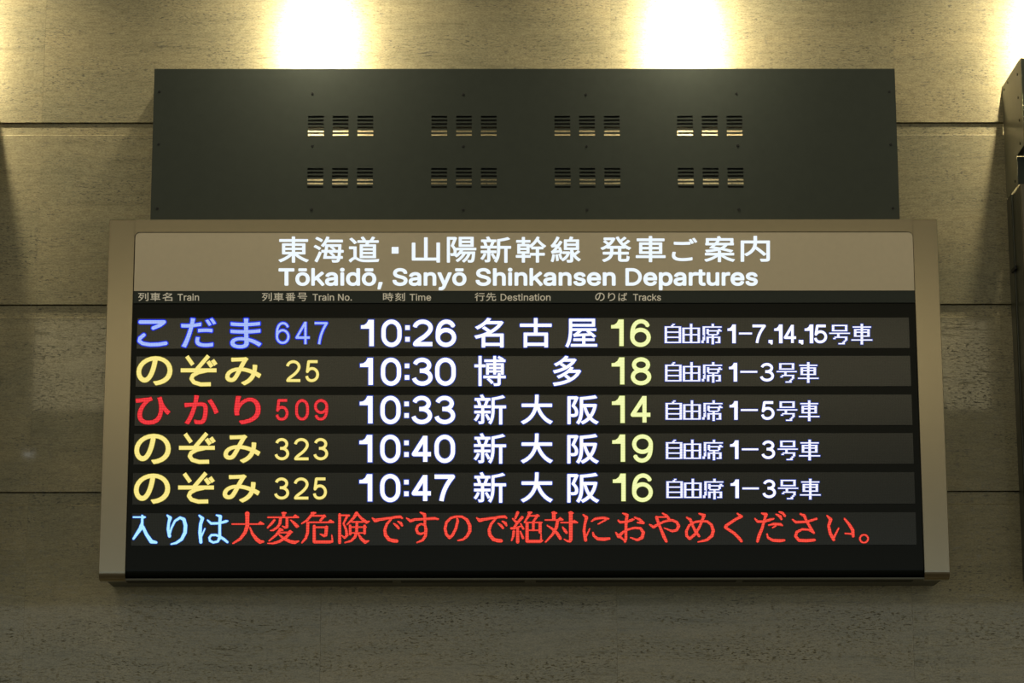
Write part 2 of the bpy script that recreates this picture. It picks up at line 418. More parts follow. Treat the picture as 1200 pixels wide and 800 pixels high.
# ---------------------------------------------------------------- neighbouring cabinets and boards
def neighbour(xin, sg, lab_c, lab_b):
    """xin: inner side; sg +1 runs to the right, -1 to the left"""
    W = 3.0
    def xr(a, b): return (xin+sg*a, xin+sg*b) if sg > 0 else (xin+sg*b, xin+sg*a)
    c = thing('ventilation_cabinet', lab_c, 'vent panel', (xin+sg*W/2, 0, 2.95+H))
    prof = [(-0.001, 3.451), (-0.405, 3.451), (-0.405, 3.075), (-0.238, 3.075), (-0.238, 2.950), (-0.03, 2.950), (-0.001, 2.953)]
    for a in (0, W-0.003):
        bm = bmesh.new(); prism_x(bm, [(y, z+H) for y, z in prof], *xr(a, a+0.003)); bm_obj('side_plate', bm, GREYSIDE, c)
    box_obj('front_plate', *xr(0.004, W-0.004), -0.405, -0.402, 3.078+H, 3.450+H, GREY, c)
    box_obj('lower_plate', *xr(0.004, W-0.004), -0.238, -0.235, 2.953+H, 3.070+H, GREY, c)
    box_obj('bottom_plate', *xr(0.004, W-0.004), -0.404, -0.239, 3.075+H, 3.0775+H, DARK, c)
    for y, z in ((-.05, 3.425), (-.135, 3.430), (-.34, 3.40), (-.335, 3.30), (-.34, 3.20), (-.335, 3.10), (-.20, 2.975)):
        screw((xin-sg*0.001, y, z+H), c, (0, 0, math.radians(90)))
    reparent(c)
    b = thing('departure_board', lab_b, 'departure board', (xin+sg*W/2, 0, 1.29+H))
    def pf(y0, z0, z1, r):
        p_ = [(y0+0.036, z0), (y0+r, z0)]
        for k in range(1, 9):
            a = math.pi/2*k/8; p_.append((y0+r-r*math.sin(a), z0+r-r*math.cos(a)))
        for k in range(9):
            a = math.pi/2*k/8; p_.append((y0+0.02-0.02*math.cos(a), z1-0.02+0.02*math.sin(a)))
        p_.append((y0+0.036, z1)); return p_
    for a in (0.008, W-0.118):
        bm = bmesh.new(); prism_x(bm, [(y, z+H) for y, z in pf(-0.285, 1.29, 2.945, 0.034)], *xr(a, a+0.107))
        es = [e for e in bm.edges if abs(e.verts[0].co.x-e.verts[1].co.x) < 1e-6 and min(e.verts[0].co.y, e.verts[1].co.y) < -0.255]
        bmesh.ops.bevel(bm, geom=es, offset=0.002, segments=2, profile=0.5, affect='EDGES')
        bm_obj('side_frame', bm, MATTE, b)
    box_obj('top_frame', *xr(0.115, W-0.115), -0.284, -0.2, 2.895+H, 2.944+H, MATTE, b)
    box_obj('header_panel', *xr(0.115, W-0.115), -0.283, -0.20, 2.62+H, 2.894+H, STRIP, b)
    box_obj('display_backing', *xr(0.115, W-0.115), -0.273, -0.20, 1.295+H, 2.619+H, BLACK, b)
    for k in range(6):
        box_obj('display_row', *xr(0.14, W-0.14), -0.278, -0.2735, 1.43+H+k*0.187, 1.56+H+k*0.187, LED, b)
    bm = bmesh.new(); box(bm, *xr(0.007, W-0.02), -0.199, -0.095, 1.31+H, 2.944+H); bm_obj('display_case', bm, SIDE2, b)
    for a in (0.007, W-0.117): box_obj('frame_backing', *xr(a, a+0.1), -0.2485, -0.2, 1.31+H, 2.944+H, SIDE2, b)
    bm = bmesh.new(); box(bm, *xr(0.0, W-0.02), -0.094, -0.001, 1.31+H, 2.946+H)
    bmesh.ops.bevel(bm, geom=[e for e in bm.edges if abs(e.verts[0].co.z-e.verts[1].co.z) > 1 and e.verts[0].co.y < -0.05], offset=0.006, segments=3, profile=0.5, affect='EDGES')
    bm_obj('housing', bm, SIDE2, b)
    box_obj('clip', *xr(-0.006, 0.006), -0.135, -0.06, 2.610+H, 2.628+H, SCREW, b, 0.003)
    reparent(b)
MATTE = painted('matte_champagne_paint', (0.22, 0.19, 0.13), 0.6)
SIDE2 = painted('dark_green_grey_steel', (0.05, 0.052, 0.034), 0.3, 0.0)
neighbour(2.19, 1, 'grey steel cabinet at the right edge, its stepped side plate with screws', 'neighbouring display board at the right edge, seen only by its dark side')
neighbour(-2.16, -1, 'grey steel cabinet just past the left edge of the picture', 'neighbouring display board just past the left edge of the picture')

# ---------------------------------------------------------------- spotlights on the wall above the boards
def spotlight(x, y=-0.60, z=4.52, tz=3.62):
    t = thing('spotlight', 'small dark spotlight on a wall bracket above the display boards', 'spotlight', (x, y, z+H), 'spotlights in a row above the boards')
    d = (Vector((x, 0, tz+H)) - Vector((x, y, z+H))).normalized(); q = d.to_track_quat('-Z', 'Y').to_matrix().to_4x4()
    bm = bmesh.new(); n = 20
    prof = [(0.001, 0.10), (0.045, 0.10), (0.075, 0.075), (0.082, -0.045), (0.078, -0.045), (0.070, 0.07), (0.001, 0.09)]
    rings = [[bm.verts.new((r_*math.cos(2*math.pi*k/n), r_*math.sin(2*math.pi*k/n), h_)) for k in range(n)] for r_, h_ in prof]
    for a, b_ in zip(rings[:-1], rings[1:]):
        for k in range(n): bm.faces.new([a[k], a[(k+1) % n], b_[(k+1) % n], b_[k]])
    bm.faces.new(rings[0]); bm.faces.new(rings[-1])
    bmesh.ops.transform(bm, matrix=Matrix.Translation((x, y, z+H)) @ q, verts=bm.verts)
    bm_obj('lamp_can', bm, DARK, t)
    box_obj('arm', x-0.012, x+0.012, y+0.02, -0.012, z+H+0.105, z+H+0.125, DARK, t)
    box_obj('wall_plate', x-0.05, x+0.05, -0.013, -0.001, z+H+0.065, z+H+0.165, DARK, t, 0.003)
    reparent(t)
for x in (-3.98, -2.39, -0.765, 0.815, 2.40, 3.98): spotlight(x)

# ---------------------------------------------------------------- lettering
# outlines of the grotesque figures and Latin letters: advance, x y pairs, faces (thousandths of an em)
INTER = {
'0': (453, '48 254 53 178 53 330 69 113 69 395 95 62 95 447 109 254 113 194 113 314 123 144 123 365 130 24 130 484 140 103 140 405 163 74 163 435 174 1 174 508 192 56 192 453 227 -7 227 50 227 460 227 516 261 56 261 453 279 1 279 508 290 74 290 435 313 103 313 405 323 24 323 484 330 144 330 365 340 194 340 314 344 254 358 447 359 62 384 113 384 395 400 178 400 330 405 254', '19,29,25 13,29,19 13,35,29 6,35,13 6,24,35 24,41,35 6,21,24 27,41,24 6,17,21 31,41,27 4,17,6 31,44,41 4,15,17 33,44,31 4,11,15 37,44,33 2,11,4 37,46,44 2,9,11 39,46,37 0,9,2 39,47,46 0,7,9 40,47,39 1,7,0 1,8,7 38,47,40 38,45,47 1,10,8 36,45,38 3,10,1 36,43,45 3,14,10 32,43,36 5,14,3 32,42,43 5,16,14 30,42,32 5,20,16 26,42,30 12,20,5 26,34,42 12,23,20 23,34,26 12,34,23 18,34,12 18,28,34 18,22,28'),
'2': (453, '64 0 64 47 66 362 71 405 86 442 111 473 127 362 130 390 139 413 143 496 153 57 153 60 153 433 172 447 182 511 196 457 224 460 225 516 234 229 250 457 261 257 267 180 268 511 273 449 282 282 293 436 299 305 306 223 306 497 308 419 311 327 317 397 318 348 320 371 336 259 337 474 357 290 361 445 371 318 376 411 378 345 381 372 389 0 389 57', '14,22,17 14,28,22 9,28,14 9,35,28 5,35,9 5,37,35 4,15,5 15,16,5 16,19,5 19,37,5 23,37,19 4,13,15 25,37,23 4,12,13 25,39,37 3,12,4 29,39,25 3,8,12 31,39,29 3,7,8 31,41,39 2,7,3 33,41,31 2,6,7 33,40,41 32,40,33 30,40,32 30,38,40 26,38,30 26,36,38 24,36,26 24,34,36 20,34,24 20,27,34 18,27,20 1,27,18 1,21,27 1,11,21 1,10,11 1,43,10 1,42,43 0,42,1'),
'3': (453, '44 132 52 91 70 57 70 452 70 509 98 30 109 132 115 107 126 87 133 10 144 71 157 248 157 299 165 59 173 -3 191 52 201 248 211 278 211 289 218 -7 219 50 242 244 248 53 264 288 266 -2 275 61 275 234 288 448 288 452 297 74 299 217 308 276 309 12 315 93 316 196 325 116 326 172 329 145 344 36 344 253 370 66 371 222 372 461 372 509 387 103 387 186 393 145', '3,43,4 3,42,43 3,28,42 28,27,42 27,17,42 12,18,27 18,17,27 11,18,12 11,23,18 11,31,23 11,39,31 11,16,39 16,21,39 21,41,39 26,41,21 30,41,26 30,45,41 34,45,30 36,45,34 36,46,45 37,46,36 35,46,37 35,44,46 1,6,0 1,7,6 33,44,35 1,8,7 33,40,44 29,40,33 2,8,1 2,10,8 25,40,29 2,13,10 25,38,40 22,38,25 2,15,13 5,15,2 20,38,22 5,20,15 5,38,20 5,32,38 9,32,5 9,24,32 14,24,9 14,19,24'),
'4': (453, '40 105 40 158 109 163 109 166 247 509 282 0 282 121 282 146 282 318 311 509 343 0 343 318 413 105 413 163', '1,9,4 1,3,9 7,11,8 7,10,11 1,2,3 1,13,2 1,7,13 7,12,13 0,7,1 0,6,7 10,12,7 0,5,6 5,12,0 5,10,12'),
'5': (453, '60 130 66 93 67 253 83 60 96 509 108 32 122 130 127 108 128 246 134 301 136 301 138 89 140 11 145 258 151 452 154 73 155 315 167 268 173 60 178 -2 178 325 192 275 196 52 203 331 218 277 221 -7 221 50 229 334 248 273 250 53 263 330 268 -1 275 262 276 64 294 321 297 244 298 82 309 15 314 104 314 221 321 306 324 131 324 193 328 162 343 41 345 285 364 260 366 452 366 509 369 76 379 231 385 117 388 199 391 163', '2,14,4 14,48,4 14,47,48 2,9,14 23,30,27 20,30,23 20,34,30 16,34,20 16,40,34 10,40,16 10,45,40 2,10,9 2,21,10 21,24,10 24,45,10 24,46,45 28,46,24 2,17,21 32,46,28 2,13,17 35,46,32 35,50,46 2,8,13 39,50,35 39,52,50 42,52,39 42,53,52 43,53,42 43,51,53 41,51,43 38,51,41 1,6,0 1,7,6 38,49,51 1,11,7 36,49,38 3,11,1 3,15,11 33,49,36 33,44,49 3,18,15 29,44,33 3,22,18 5,22,3 26,44,29 5,26,22 5,44,26 5,37,44 12,37,5 12,31,37 19,31,12 19,25,31'),
'6': (453, '64 162 68 199 69 115 80 239 84 74 102 285 109 40 125 158 128 128 128 188 137 340 138 102 138 214 142 15 145 261 151 261 153 79 153 235 154 275 165 288 174 63 174 252 179 299 182 -1 196 307 198 52 198 262 214 312 226 -7 226 48 226 265 235 314 252 509 254 52 254 262 271 -2 278 309 279 63 279 251 299 79 299 235 310 14 314 101 314 213 316 295 322 509 324 128 324 187 327 157 343 39 346 271 368 73 370 240 384 112 384 201 389 157', '10,45,32 10,19,45 19,15,45 5,19,10 27,36,31 24,36,27 24,44,36 22,44,24 19,44,22 19,50,44 5,18,19 15,30,19 30,50,19 3,18,5 3,14,18 30,34,50 34,52,50 15,26,30 15,21,26 38,52,34 3,15,14 3,21,15 3,17,21 40,52,38 40,54,52 1,17,3 1,12,17 43,54,40 1,9,12 47,54,43 47,55,54 0,9,1 0,7,9 48,55,47 2,7,0 2,8,7 46,55,48 46,53,55 2,11,8 42,53,46 4,11,2 42,51,53 4,16,11 39,51,42 4,20,16 37,51,39 6,20,4 37,49,51 6,25,20 33,49,37 6,29,25 29,49,33 6,49,29 13,49,6 13,41,49 23,41,13 23,35,41 28,35,23'),
'7': (453, '62 452 62 509 97 0 165 0 323 448 323 452 391 449 391 509', '0,7,1 0,5,7 5,6,7 4,6,5 4,3,6 2,3,4'),
'8': (453, '52 135 55 166 57 96 65 195 70 380 74 62 75 417 76 342 81 220 90 450 93 308 101 33 101 241 114 477 115 139 119 113 119 165 119 282 125 256 129 91 130 189 133 376 136 11 136 351 136 399 145 74 145 330 145 420 146 498 147 208 153 265 153 267 159 313 159 437 167 60 169 223 177 449 178 -2 178 300 184 511 195 52 196 232 200 457 201 292 226 -7 226 49 226 235 226 290 226 460 226 516 252 292 252 457 256 232 258 52 269 511 274 300 275 -2 275 449 283 223 285 60 293 313 294 437 300 265 300 267 305 208 306 498 307 74 307 330 308 420 316 351 316 399 317 11 319 376 322 189 323 91 327 256 333 113 333 165 333 282 337 139 337 477 351 241 352 33 359 308 361 450 372 220 376 342 377 417 378 62 382 380 387 195 395 96 397 166 401 135', '39,54,49 28,54,39 28,65,54 13,65,28 13,80,65 9,80,13 9,48,80 48,84,80 9,42,48 51,84,48 9,36,42 57,84,51 6,36,9 57,87,84 6,33,36 61,87,57 6,27,33 68,87,61 6,24,27 70,87,68 4,24,6 70,89,87 4,21,24 72,89,70 7,21,4 72,86,89 7,23,21 69,86,72 7,26,23 67,86,69 67,83,86 10,26,7 10,32,26 60,83,67 10,38,32 55,83,60 55,78,83 17,38,10 17,43,38 50,78,55 17,47,43 47,78,50 17,78,47 17,63,78 31,63,17 30,63,31 30,62,63 18,62,30 18,75,62 12,75,18 12,81,75 8,46,12 46,81,12 46,85,81 8,41,46 52,85,46 8,35,41 58,85,52 8,29,35 64,85,58 3,29,8 64,90,85 3,20,29 73,90,64 1,20,3 73,92,90 1,16,20 77,92,73 0,16,1 77,93,92 0,14,16 79,93,77 0,15,14 76,93,79 2,15,0 76,91,93 2,19,15 74,91,76 5,19,2 74,88,91 5,25,19 66,88,74 5,34,25 59,88,66 11,34,5 59,82,88 11,40,34 53,82,59 11,45,40 45,82,53 11,82,45 22,82,11 22,71,82 37,71,22 37,56,71 44,56,37'),
'9': (453, '64 352 68 307 69 397 83 269 85 436 106 237 110 469 125 352 129 322 129 381 130 0 137 214 138 295 138 407 143 494 154 274 154 429 174 257 174 446 175 199 182 510 199 247 199 457 200 0 218 195 226 243 226 460 226 516 238 196 254 247 254 457 257 202 271 510 273 210 279 257 279 446 287 221 299 234 299 273 299 429 301 248 307 248 310 494 314 295 314 407 315 168 324 321 324 381 327 350 343 468 350 224 368 434 373 270 384 393 385 309 389 347', '20,32,27 14,32,20 14,42,32 6,42,14 6,49,42 4,22,6 22,26,6 26,49,6 26,30,49 30,51,49 4,18,22 35,51,30 4,16,18 39,51,35 2,16,4 39,53,51 2,13,16 44,53,39 2,9,13 47,53,44 0,9,2 47,55,53 0,7,9 48,55,47 1,7,0 1,8,7 46,55,48 46,54,55 1,12,8 43,54,46 43,52,54 3,12,1 3,15,12 38,52,43 3,17,15 34,52,38 34,41,52 41,50,52 5,17,3 5,21,17 29,40,34 40,41,34 29,33,40 33,10,40 37,50,41 5,25,21 25,33,29 5,33,25 11,33,5 36,50,37 36,45,50 33,45,36 19,33,11 19,31,33 10,45,33 19,28,31 24,28,19 10,23,45'),
'T': (448, '32 452 32 509 193 0 193 452 257 0 257 452 417 452 417 509', '0,7,1 0,6,7 3,6,0 2,5,3 5,6,3 2,4,5'),
'ō': (415, '34 187 40 133 40 243 56 85 56 291 82 46 82 330 96 187 99 151 99 224 108 117 108 258 113 458 113 506 117 16 117 360 124 89 124 287 145 66 145 310 159 -2 159 378 173 51 173 325 207 -8 207 46 207 330 207 384 242 51 242 325 256 -2 256 378 270 66 270 310 292 89 292 287 299 16 299 360 302 458 302 506 307 117 307 258 316 151 316 224 319 187 333 46 333 330 359 85 359 291 376 133 376 243 381 187', '21,31,27 15,31,21 15,37,31 6,37,15 6,46,37 4,23,6 23,26,6 26,46,6 26,29,46 29,48,46 4,19,23 33,48,29 4,17,19 35,48,33 2,17,4 35,50,48 2,11,17 41,50,35 2,9,11 43,50,41 0,9,2 43,51,50 0,7,9 44,51,43 1,7,0 1,8,7 42,51,44 42,49,51 1,10,8 40,49,42 40,47,49 3,10,1 3,16,10 34,47,40 3,18,16 32,47,34 5,18,3 32,45,47 5,22,18 28,45,32 5,25,22 25,45,28 5,45,25 14,45,5 14,36,45 20,36,14 20,30,36 24,30,20 12,39,13 12,38,39'),
'k': (381, '53 0 53 509 110 137 110 212 114 0 114 509 121 212 148 186 177 199 184 199 191 229 284 379 294 0 360 379 372 0', '0,5,1 0,3,5 3,4,5 6,13,11 6,10,13 10,9,13 6,7,10 9,14,10 0,2,3 4,6,3 4,7,6 2,9,8 2,14,9 4,12,7 0,14,2 4,14,0 12,14,4'),
'a': (389, '30 108 34 138 35 73 41 291 43 161 48 45 57 322 58 179 68 22 78 193 79 346 92 105 94 5 94 87 95 124 100 203 100 274 102 72 103 139 104 364 107 288 114 61 117 150 118 301 125 211 126 -5 130 52 132 313 133 375 134 159 149 47 149 322 152 216 154 164 160 -9 163 382 170 45 171 329 175 168 178 220 186 169 190 -6 194 384 196 331 200 171 202 49 209 224 215 1 215 383 216 173 220 329 228 59 231 176 234 227 236 12 239 379 240 322 246 179 248 74 252 25 252 230 256 311 259 182 263 93 263 372 264 38 265 235 267 297 270 186 272 52 272 115 273 243 273 279 276 138 276 190 276 255 276 257 277 0 277 52 286 360 306 343 322 320 333 290 337 0 337 251', '35,48,42 35,55,48 28,55,35 28,64,55 19,64,28 19,79,64 10,79,19 10,80,79 6,80,10 6,43,80 43,81,80 6,37,43 50,81,43 6,31,37 56,81,50 6,27,31 3,27,6 61,81,56 61,82,81 3,23,27 67,82,61 3,20,23 72,82,67 16,20,3 72,84,82 76,84,72 75,84,76 71,84,75 71,83,84 66,83,71 60,74,66 74,83,66 53,74,60 46,74,53 39,74,46 32,74,39 24,74,32 15,74,24 9,74,15 7,74,9 7,68,74 73,83,74 7,62,68 7,57,62 4,57,7 4,52,57 4,49,52 4,44,49 4,40,44 4,38,40 4,33,38 4,29,33 1,29,4 1,22,29 1,18,22 1,14,18 70,83,73 0,14,1 0,11,14 63,83,70 2,11,0 2,13,11 58,78,63 78,83,63 2,17,13 51,78,58 5,17,2 5,21,17 5,26,21 45,69,51 69,78,51 5,30,26 45,65,69 77,83,78 36,65,45 5,36,30 5,65,36 8,65,5 8,59,65 8,54,59 12,54,8 12,47,54 25,47,12 25,41,47 34,41,25'),
'i': (167, '41 483 44 468 44 499 53 0 53 379 54 455 54 512 67 446 67 521 84 443 84 524 100 446 100 521 114 0 114 379 114 455 114 512 123 468 123 499 126 483', '3,14,4 3,13,14 8,12,10 6,12,8 6,16,12 2,16,6 2,18,16 0,18,2 0,19,18 1,19,0 1,17,19 5,17,1 5,15,17 7,15,5 7,11,15 9,11,7'),
'd': (424, '34 189 39 133 39 245 55 84 55 293 79 45 79 332 96 189 99 151 99 227 108 261 109 117 111 16 112 361 124 88 124 290 145 66 145 311 151 -2 151 378 172 51 172 325 195 -8 196 384 205 47 205 330 227 -5 228 381 236 51 237 325 252 4 253 373 263 65 263 312 272 17 272 360 284 86 284 291 287 31 287 346 298 46 298 331 299 115 300 263 306 319 307 59 309 150 309 229 311 319 311 509 312 189 313 0 313 59 372 0 372 509', '48,54,49 48,53,54 19,27,23 19,31,27 13,31,19 13,35,31 6,35,13 6,39,35 6,41,39 4,21,6 21,25,6 25,41,6 25,44,41 29,44,25 33,44,29 4,17,21 33,48,44 33,37,48 37,43,48 43,53,48 4,15,17 2,15,4 2,10,15 47,53,43 2,9,10 0,9,2 50,53,47 0,7,9 0,8,7 46,53,50 1,8,0 1,11,8 42,53,46 3,11,1 3,14,11 36,52,42 52,53,42 3,16,14 32,52,36 5,16,3 5,20,16 28,45,32 45,52,32 28,40,45 51,53,52 5,24,20 24,40,28 5,40,24 5,38,40 12,38,5 12,34,38 12,30,34 18,30,12 18,26,30 22,26,18'),
',': (188, '38 -119 68 71 84 -119 137 71', '0,3,1 0,2,3'),
'S': (447, '38 137 46 96 52 372 58 413 60 326 64 60 75 448 86 289 91 31 102 476 104 137 110 110 115 376 118 398 119 352 123 88 128 9 128 260 129 418 131 334 138 498 142 71 145 435 148 319 166 59 167 448 169 308 172 -4 180 511 184 239 191 300 194 52 194 456 212 293 224 -9 224 49 225 459 227 516 245 222 257 52 264 279 267 453 272 214 275 511 278 -4 286 60 287 272 296 205 302 437 311 74 312 264 316 193 316 498 323 11 326 412 329 92 332 179 336 252 337 378 341 114 342 161 346 139 351 476 359 238 360 34 377 449 379 220 386 64 394 415 395 198 401 378 403 99 405 171 408 139', '28,43,37 20,43,28 20,52,43 9,52,20 9,62,52 9,65,62 6,36,9 36,65,9 6,32,36 41,65,36 6,25,32 48,65,41 48,68,65 3,25,6 3,22,25 54,68,48 3,18,22 3,13,18 54,70,68 2,13,3 58,70,54 2,12,13 2,14,12 4,14,2 4,19,14 4,23,19 7,23,4 7,26,23 7,30,26 7,33,30 7,40,33 17,40,7 17,46,40 17,50,46 17,57,50 29,57,17 29,63,57 38,63,29 38,66,63 42,66,38 42,69,66 47,69,42 51,69,47 51,72,69 56,72,51 60,72,56 60,73,72 61,73,60 59,73,61 59,71,73 1,10,0 1,11,10 55,71,59 1,15,11 55,67,71 5,15,1 49,67,55 5,21,15 45,67,49 5,24,21 45,64,67 39,64,45 8,24,5 8,31,24 35,64,39 8,35,31 8,64,35 8,53,64 16,53,8 16,44,53 27,44,16 27,34,44'),
'n': (410, '53 0 53 379 102 287 112 287 112 379 114 0 114 227 117 257 124 332 126 283 141 303 152 362 161 317 184 326 187 379 210 329 227 384 246 323 264 380 273 304 290 275 295 369 296 0 296 235 321 349 341 321 353 285 357 0 357 240', '14,18,16 14,21,18 0,4,1 0,2,4 2,3,4 11,21,14 11,24,21 8,24,11 8,15,24 15,25,24 2,12,8 12,13,8 13,15,8 17,25,15 19,25,17 19,26,25 2,10,12 20,26,19 2,9,10 0,7,2 7,9,2 20,28,26 23,28,20 0,6,7 23,27,28 22,27,23 0,5,6'),
'y': (390, '17 379 47 -139 54 -141 61 -86 65 -143 71 -87 77 -145 84 379 88 -90 91 -145 104 -89 117 -143 118 -84 130 -74 139 -136 141 -58 151 -36 159 -124 163 -1 165 155 177 -107 177 121 184 21 187 87 191 -85 193 53 196 53 202 87 204 -58 206 21 212 121 224 155 305 379 371 379', '18,7,0 18,19,7 31,33,32 31,28,33 18,21,19 30,28,31 27,29,30 29,28,30 18,23,21 25,26,27 26,29,27 18,25,23 25,26,23 18,22,25 18,29,22 18,28,29 16,28,18 15,28,16 15,24,28 13,24,15 12,24,13 10,24,12 10,20,24 1,5,3 1,8,5 8,20,10 1,20,8 1,17,20 1,14,17 1,11,14 2,11,1 4,11,2 4,9,11 6,9,4'),
'h': (410, '53 0 53 509 102 287 114 0 114 227 114 287 114 509 117 257 124 332 126 283 141 303 152 362 161 317 184 326 187 379 210 329 227 384 246 323 264 380 273 304 290 275 295 369 296 0 296 235 321 349 341 321 353 285 357 0 357 240', '0,6,1 0,2,6 2,5,6 14,18,16 14,21,18 11,21,14 11,24,21 8,24,11 8,15,24 15,25,24 2,12,8 12,13,8 13,15,8 17,25,15 19,25,17 19,26,25 2,10,12 20,26,19 2,9,10 0,7,2 7,9,2 20,28,26 23,28,20 0,4,7 23,27,28 22,27,23 0,3,4'),
's': (365, '36 94 45 63 47 274 51 305 53 237 62 38 65 332 72 208 84 18 87 354 94 107 104 186 105 79 109 277 112 3 112 258 114 299 115 370 124 60 124 243 131 317 144 232 145 -5 149 170 149 381 150 49 156 329 172 223 181 45 182 -8 187 333 187 384 212 155 217 50 219 328 223 -5 223 381 229 209 237 147 243 316 244 62 254 136 254 372 258 298 260 6 262 81 265 121 268 103 268 277 275 194 279 358 290 24 299 339 306 171 312 47 314 316 324 290 325 142 326 75 331 107', '24,36,31 24,42,36 17,42,24 17,50,42 9,50,17 9,52,50 6,52,9 6,30,52 30,55,52 6,26,30 34,55,30 3,26,6 3,20,26 39,55,34 3,16,20 39,56,55 43,56,39 2,16,3 2,13,16 48,56,43 2,15,13 4,15,2 4,19,15 4,21,19 7,21,4 7,27,21 7,37,27 7,49,37 11,49,7 11,53,49 23,53,11 23,57,53 32,57,23 38,57,32 41,57,38 41,59,57 46,59,41 47,59,46 0,12,10 47,58,59 45,58,47 1,12,0 40,58,45 1,18,12 40,54,58 5,18,1 33,54,40 5,25,18 28,54,33 5,28,25 28,51,54 5,51,28 8,51,5 8,44,51 14,44,8 14,35,44 22,35,14 22,29,35'),
'e': (404, '34 187 39 242 40 132 55 290 56 85 75 169 75 221 81 329 82 46 96 178 96 211 99 241 100 139 109 270 110 106 115 359 117 16 125 294 128 80 146 313 151 61 157 378 161 -2 173 326 179 50 205 330 205 384 212 -8 212 46 234 48 236 382 237 326 249 -5 254 53 263 314 266 374 271 61 283 4 283 294 285 73 294 361 297 88 298 269 306 105 307 237 310 202 311 19 319 341 335 39 338 221 341 315 353 63 357 282 365 91 368 242 371 169 371 194', '21,30,26 21,35,30 15,35,21 15,40,35 15,47,40 7,47,15 7,25,47 25,50,47 7,23,25 31,50,25 3,23,7 34,50,31 3,19,23 34,52,50 38,52,34 3,17,19 42,52,38 3,13,17 1,13,3 42,54,52 1,11,13 44,54,42 44,49,54 49,56,54 0,6,1 6,11,1 6,10,11 45,49,44 0,5,6 10,49,6 10,56,49 9,56,10 9,55,56 2,5,0 12,55,9 2,55,5 2,12,55 2,14,12 4,14,2 4,18,14 41,53,43 41,51,53 39,51,41 8,18,4 8,20,18 36,51,39 36,48,51 8,24,20 33,48,36 29,48,33 8,28,24 28,48,29 8,48,28 16,48,8 16,46,48 16,37,46 22,37,16 22,32,37 27,32,22'),
'D': (502, '60 0 60 509 93 452 93 509 96 0 96 57 125 0 125 509 215 57 219 0 221 452 225 509 272 63 275 446 291 8 294 501 318 81 320 428 351 31 353 478 354 110 354 399 379 149 379 361 394 198 394 312 398 68 399 255 399 441 433 119 433 391 455 181 455 329 462 255', '0,3,1 3,7,1 0,2,3 7,11,3 6,11,7 6,10,11 10,15,11 10,19,15 10,28,19 0,10,2 0,5,10 5,6,10 6,13,10 6,17,13 6,21,17 6,23,21 6,25,23 6,27,25 6,24,27 6,8,24 8,22,24 8,20,22 8,16,20 8,12,16 0,4,5 6,8,5'),
'p': (425, '53 -143 53 379 112 319 112 379 113 189 114 -143 114 59 116 150 116 229 118 59 118 319 125 115 125 263 126 331 127 46 137 346 138 31 140 86 140 291 152 360 153 17 161 312 162 65 171 373 173 4 188 51 188 325 197 381 198 -5 220 47 220 330 229 -8 229 384 253 51 253 325 274 -2 274 378 279 66 280 311 301 88 301 290 313 16 313 361 316 117 316 261 325 151 325 227 328 189 345 332 346 45 370 84 370 293 385 133 385 245 390 189', '27,36,32 23,36,27 0,3,1 0,2,3 23,42,36 19,42,23 19,48,42 15,48,19 13,48,15 13,30,48 30,34,48 34,51,48 10,30,13 10,26,30 10,21,26 38,51,34 0,10,2 0,8,10 8,12,10 12,18,10 18,21,10 40,51,38 40,53,51 44,53,40 46,53,44 46,54,53 0,4,8 47,54,46 0,7,4 45,54,47 45,52,54 43,52,45 0,11,7 43,50,52 39,50,43 0,6,11 6,17,11 37,50,39 6,22,17 37,49,50 33,49,37 6,9,22 9,25,22 0,5,6 14,25,9 29,49,33 14,29,25 14,49,29 16,49,14 16,41,49 20,41,16 24,41,20 24,35,41 28,35,24 28,31,35'),
'r': (260, '53 0 53 379 112 321 112 379 114 0 114 237 115 321 117 262 126 284 130 347 140 301 152 367 159 315 181 380 182 323 207 326 213 385 219 325 221 385 229 384 230 324 237 384 239 323 243 322 243 384', '13,18,16 13,19,18 13,21,19 13,24,21 13,23,24 11,23,13 0,3,1 0,2,3 9,23,11 6,15,9 15,17,9 17,20,9 20,22,9 22,23,9 6,14,15 6,12,14 0,6,2 0,7,6 7,8,6 8,10,6 10,12,6 0,5,7 0,4,5'),
't': (227, '6 327 6 379 65 93 65 471 72 52 92 21 125 2 126 98 126 471 128 76 136 61 150 53 168 -4 170 50 177 50 180 -4 185 51 192 -3 194 52 202 54 203 -1 204 327 204 379 213 2', '2,8,3 2,7,8 0,22,1 0,21,22 2,9,7 4,9,2 4,10,9 4,11,10 18,23,19 4,13,11 16,23,18 5,13,4 14,23,16 13,23,14 5,23,13 6,23,5 12,23,6 12,20,23 12,17,20 12,15,17'),
'u': (410, '53 139 53 379 57 95 69 59 89 31 114 144 114 379 115 11 119 105 137 75 146 -1 164 56 182 -5 200 50 222 0 226 53 249 62 257 17 268 77 283 97 286 47 293 122 296 153 296 379 298 0 298 92 307 92 357 0 357 379', '0,6,1 0,5,6 22,28,23 22,27,28 21,27,22 0,8,5 2,8,0 19,26,21 26,27,21 2,9,8 18,25,19 25,26,19 3,9,2 18,20,25 20,24,25 20,27,26 16,20,18 3,11,9 15,20,16 4,11,3 4,13,11 13,20,15 4,20,13 4,17,20 24,27,20 7,17,4 7,14,17 10,14,7 10,12,14'),
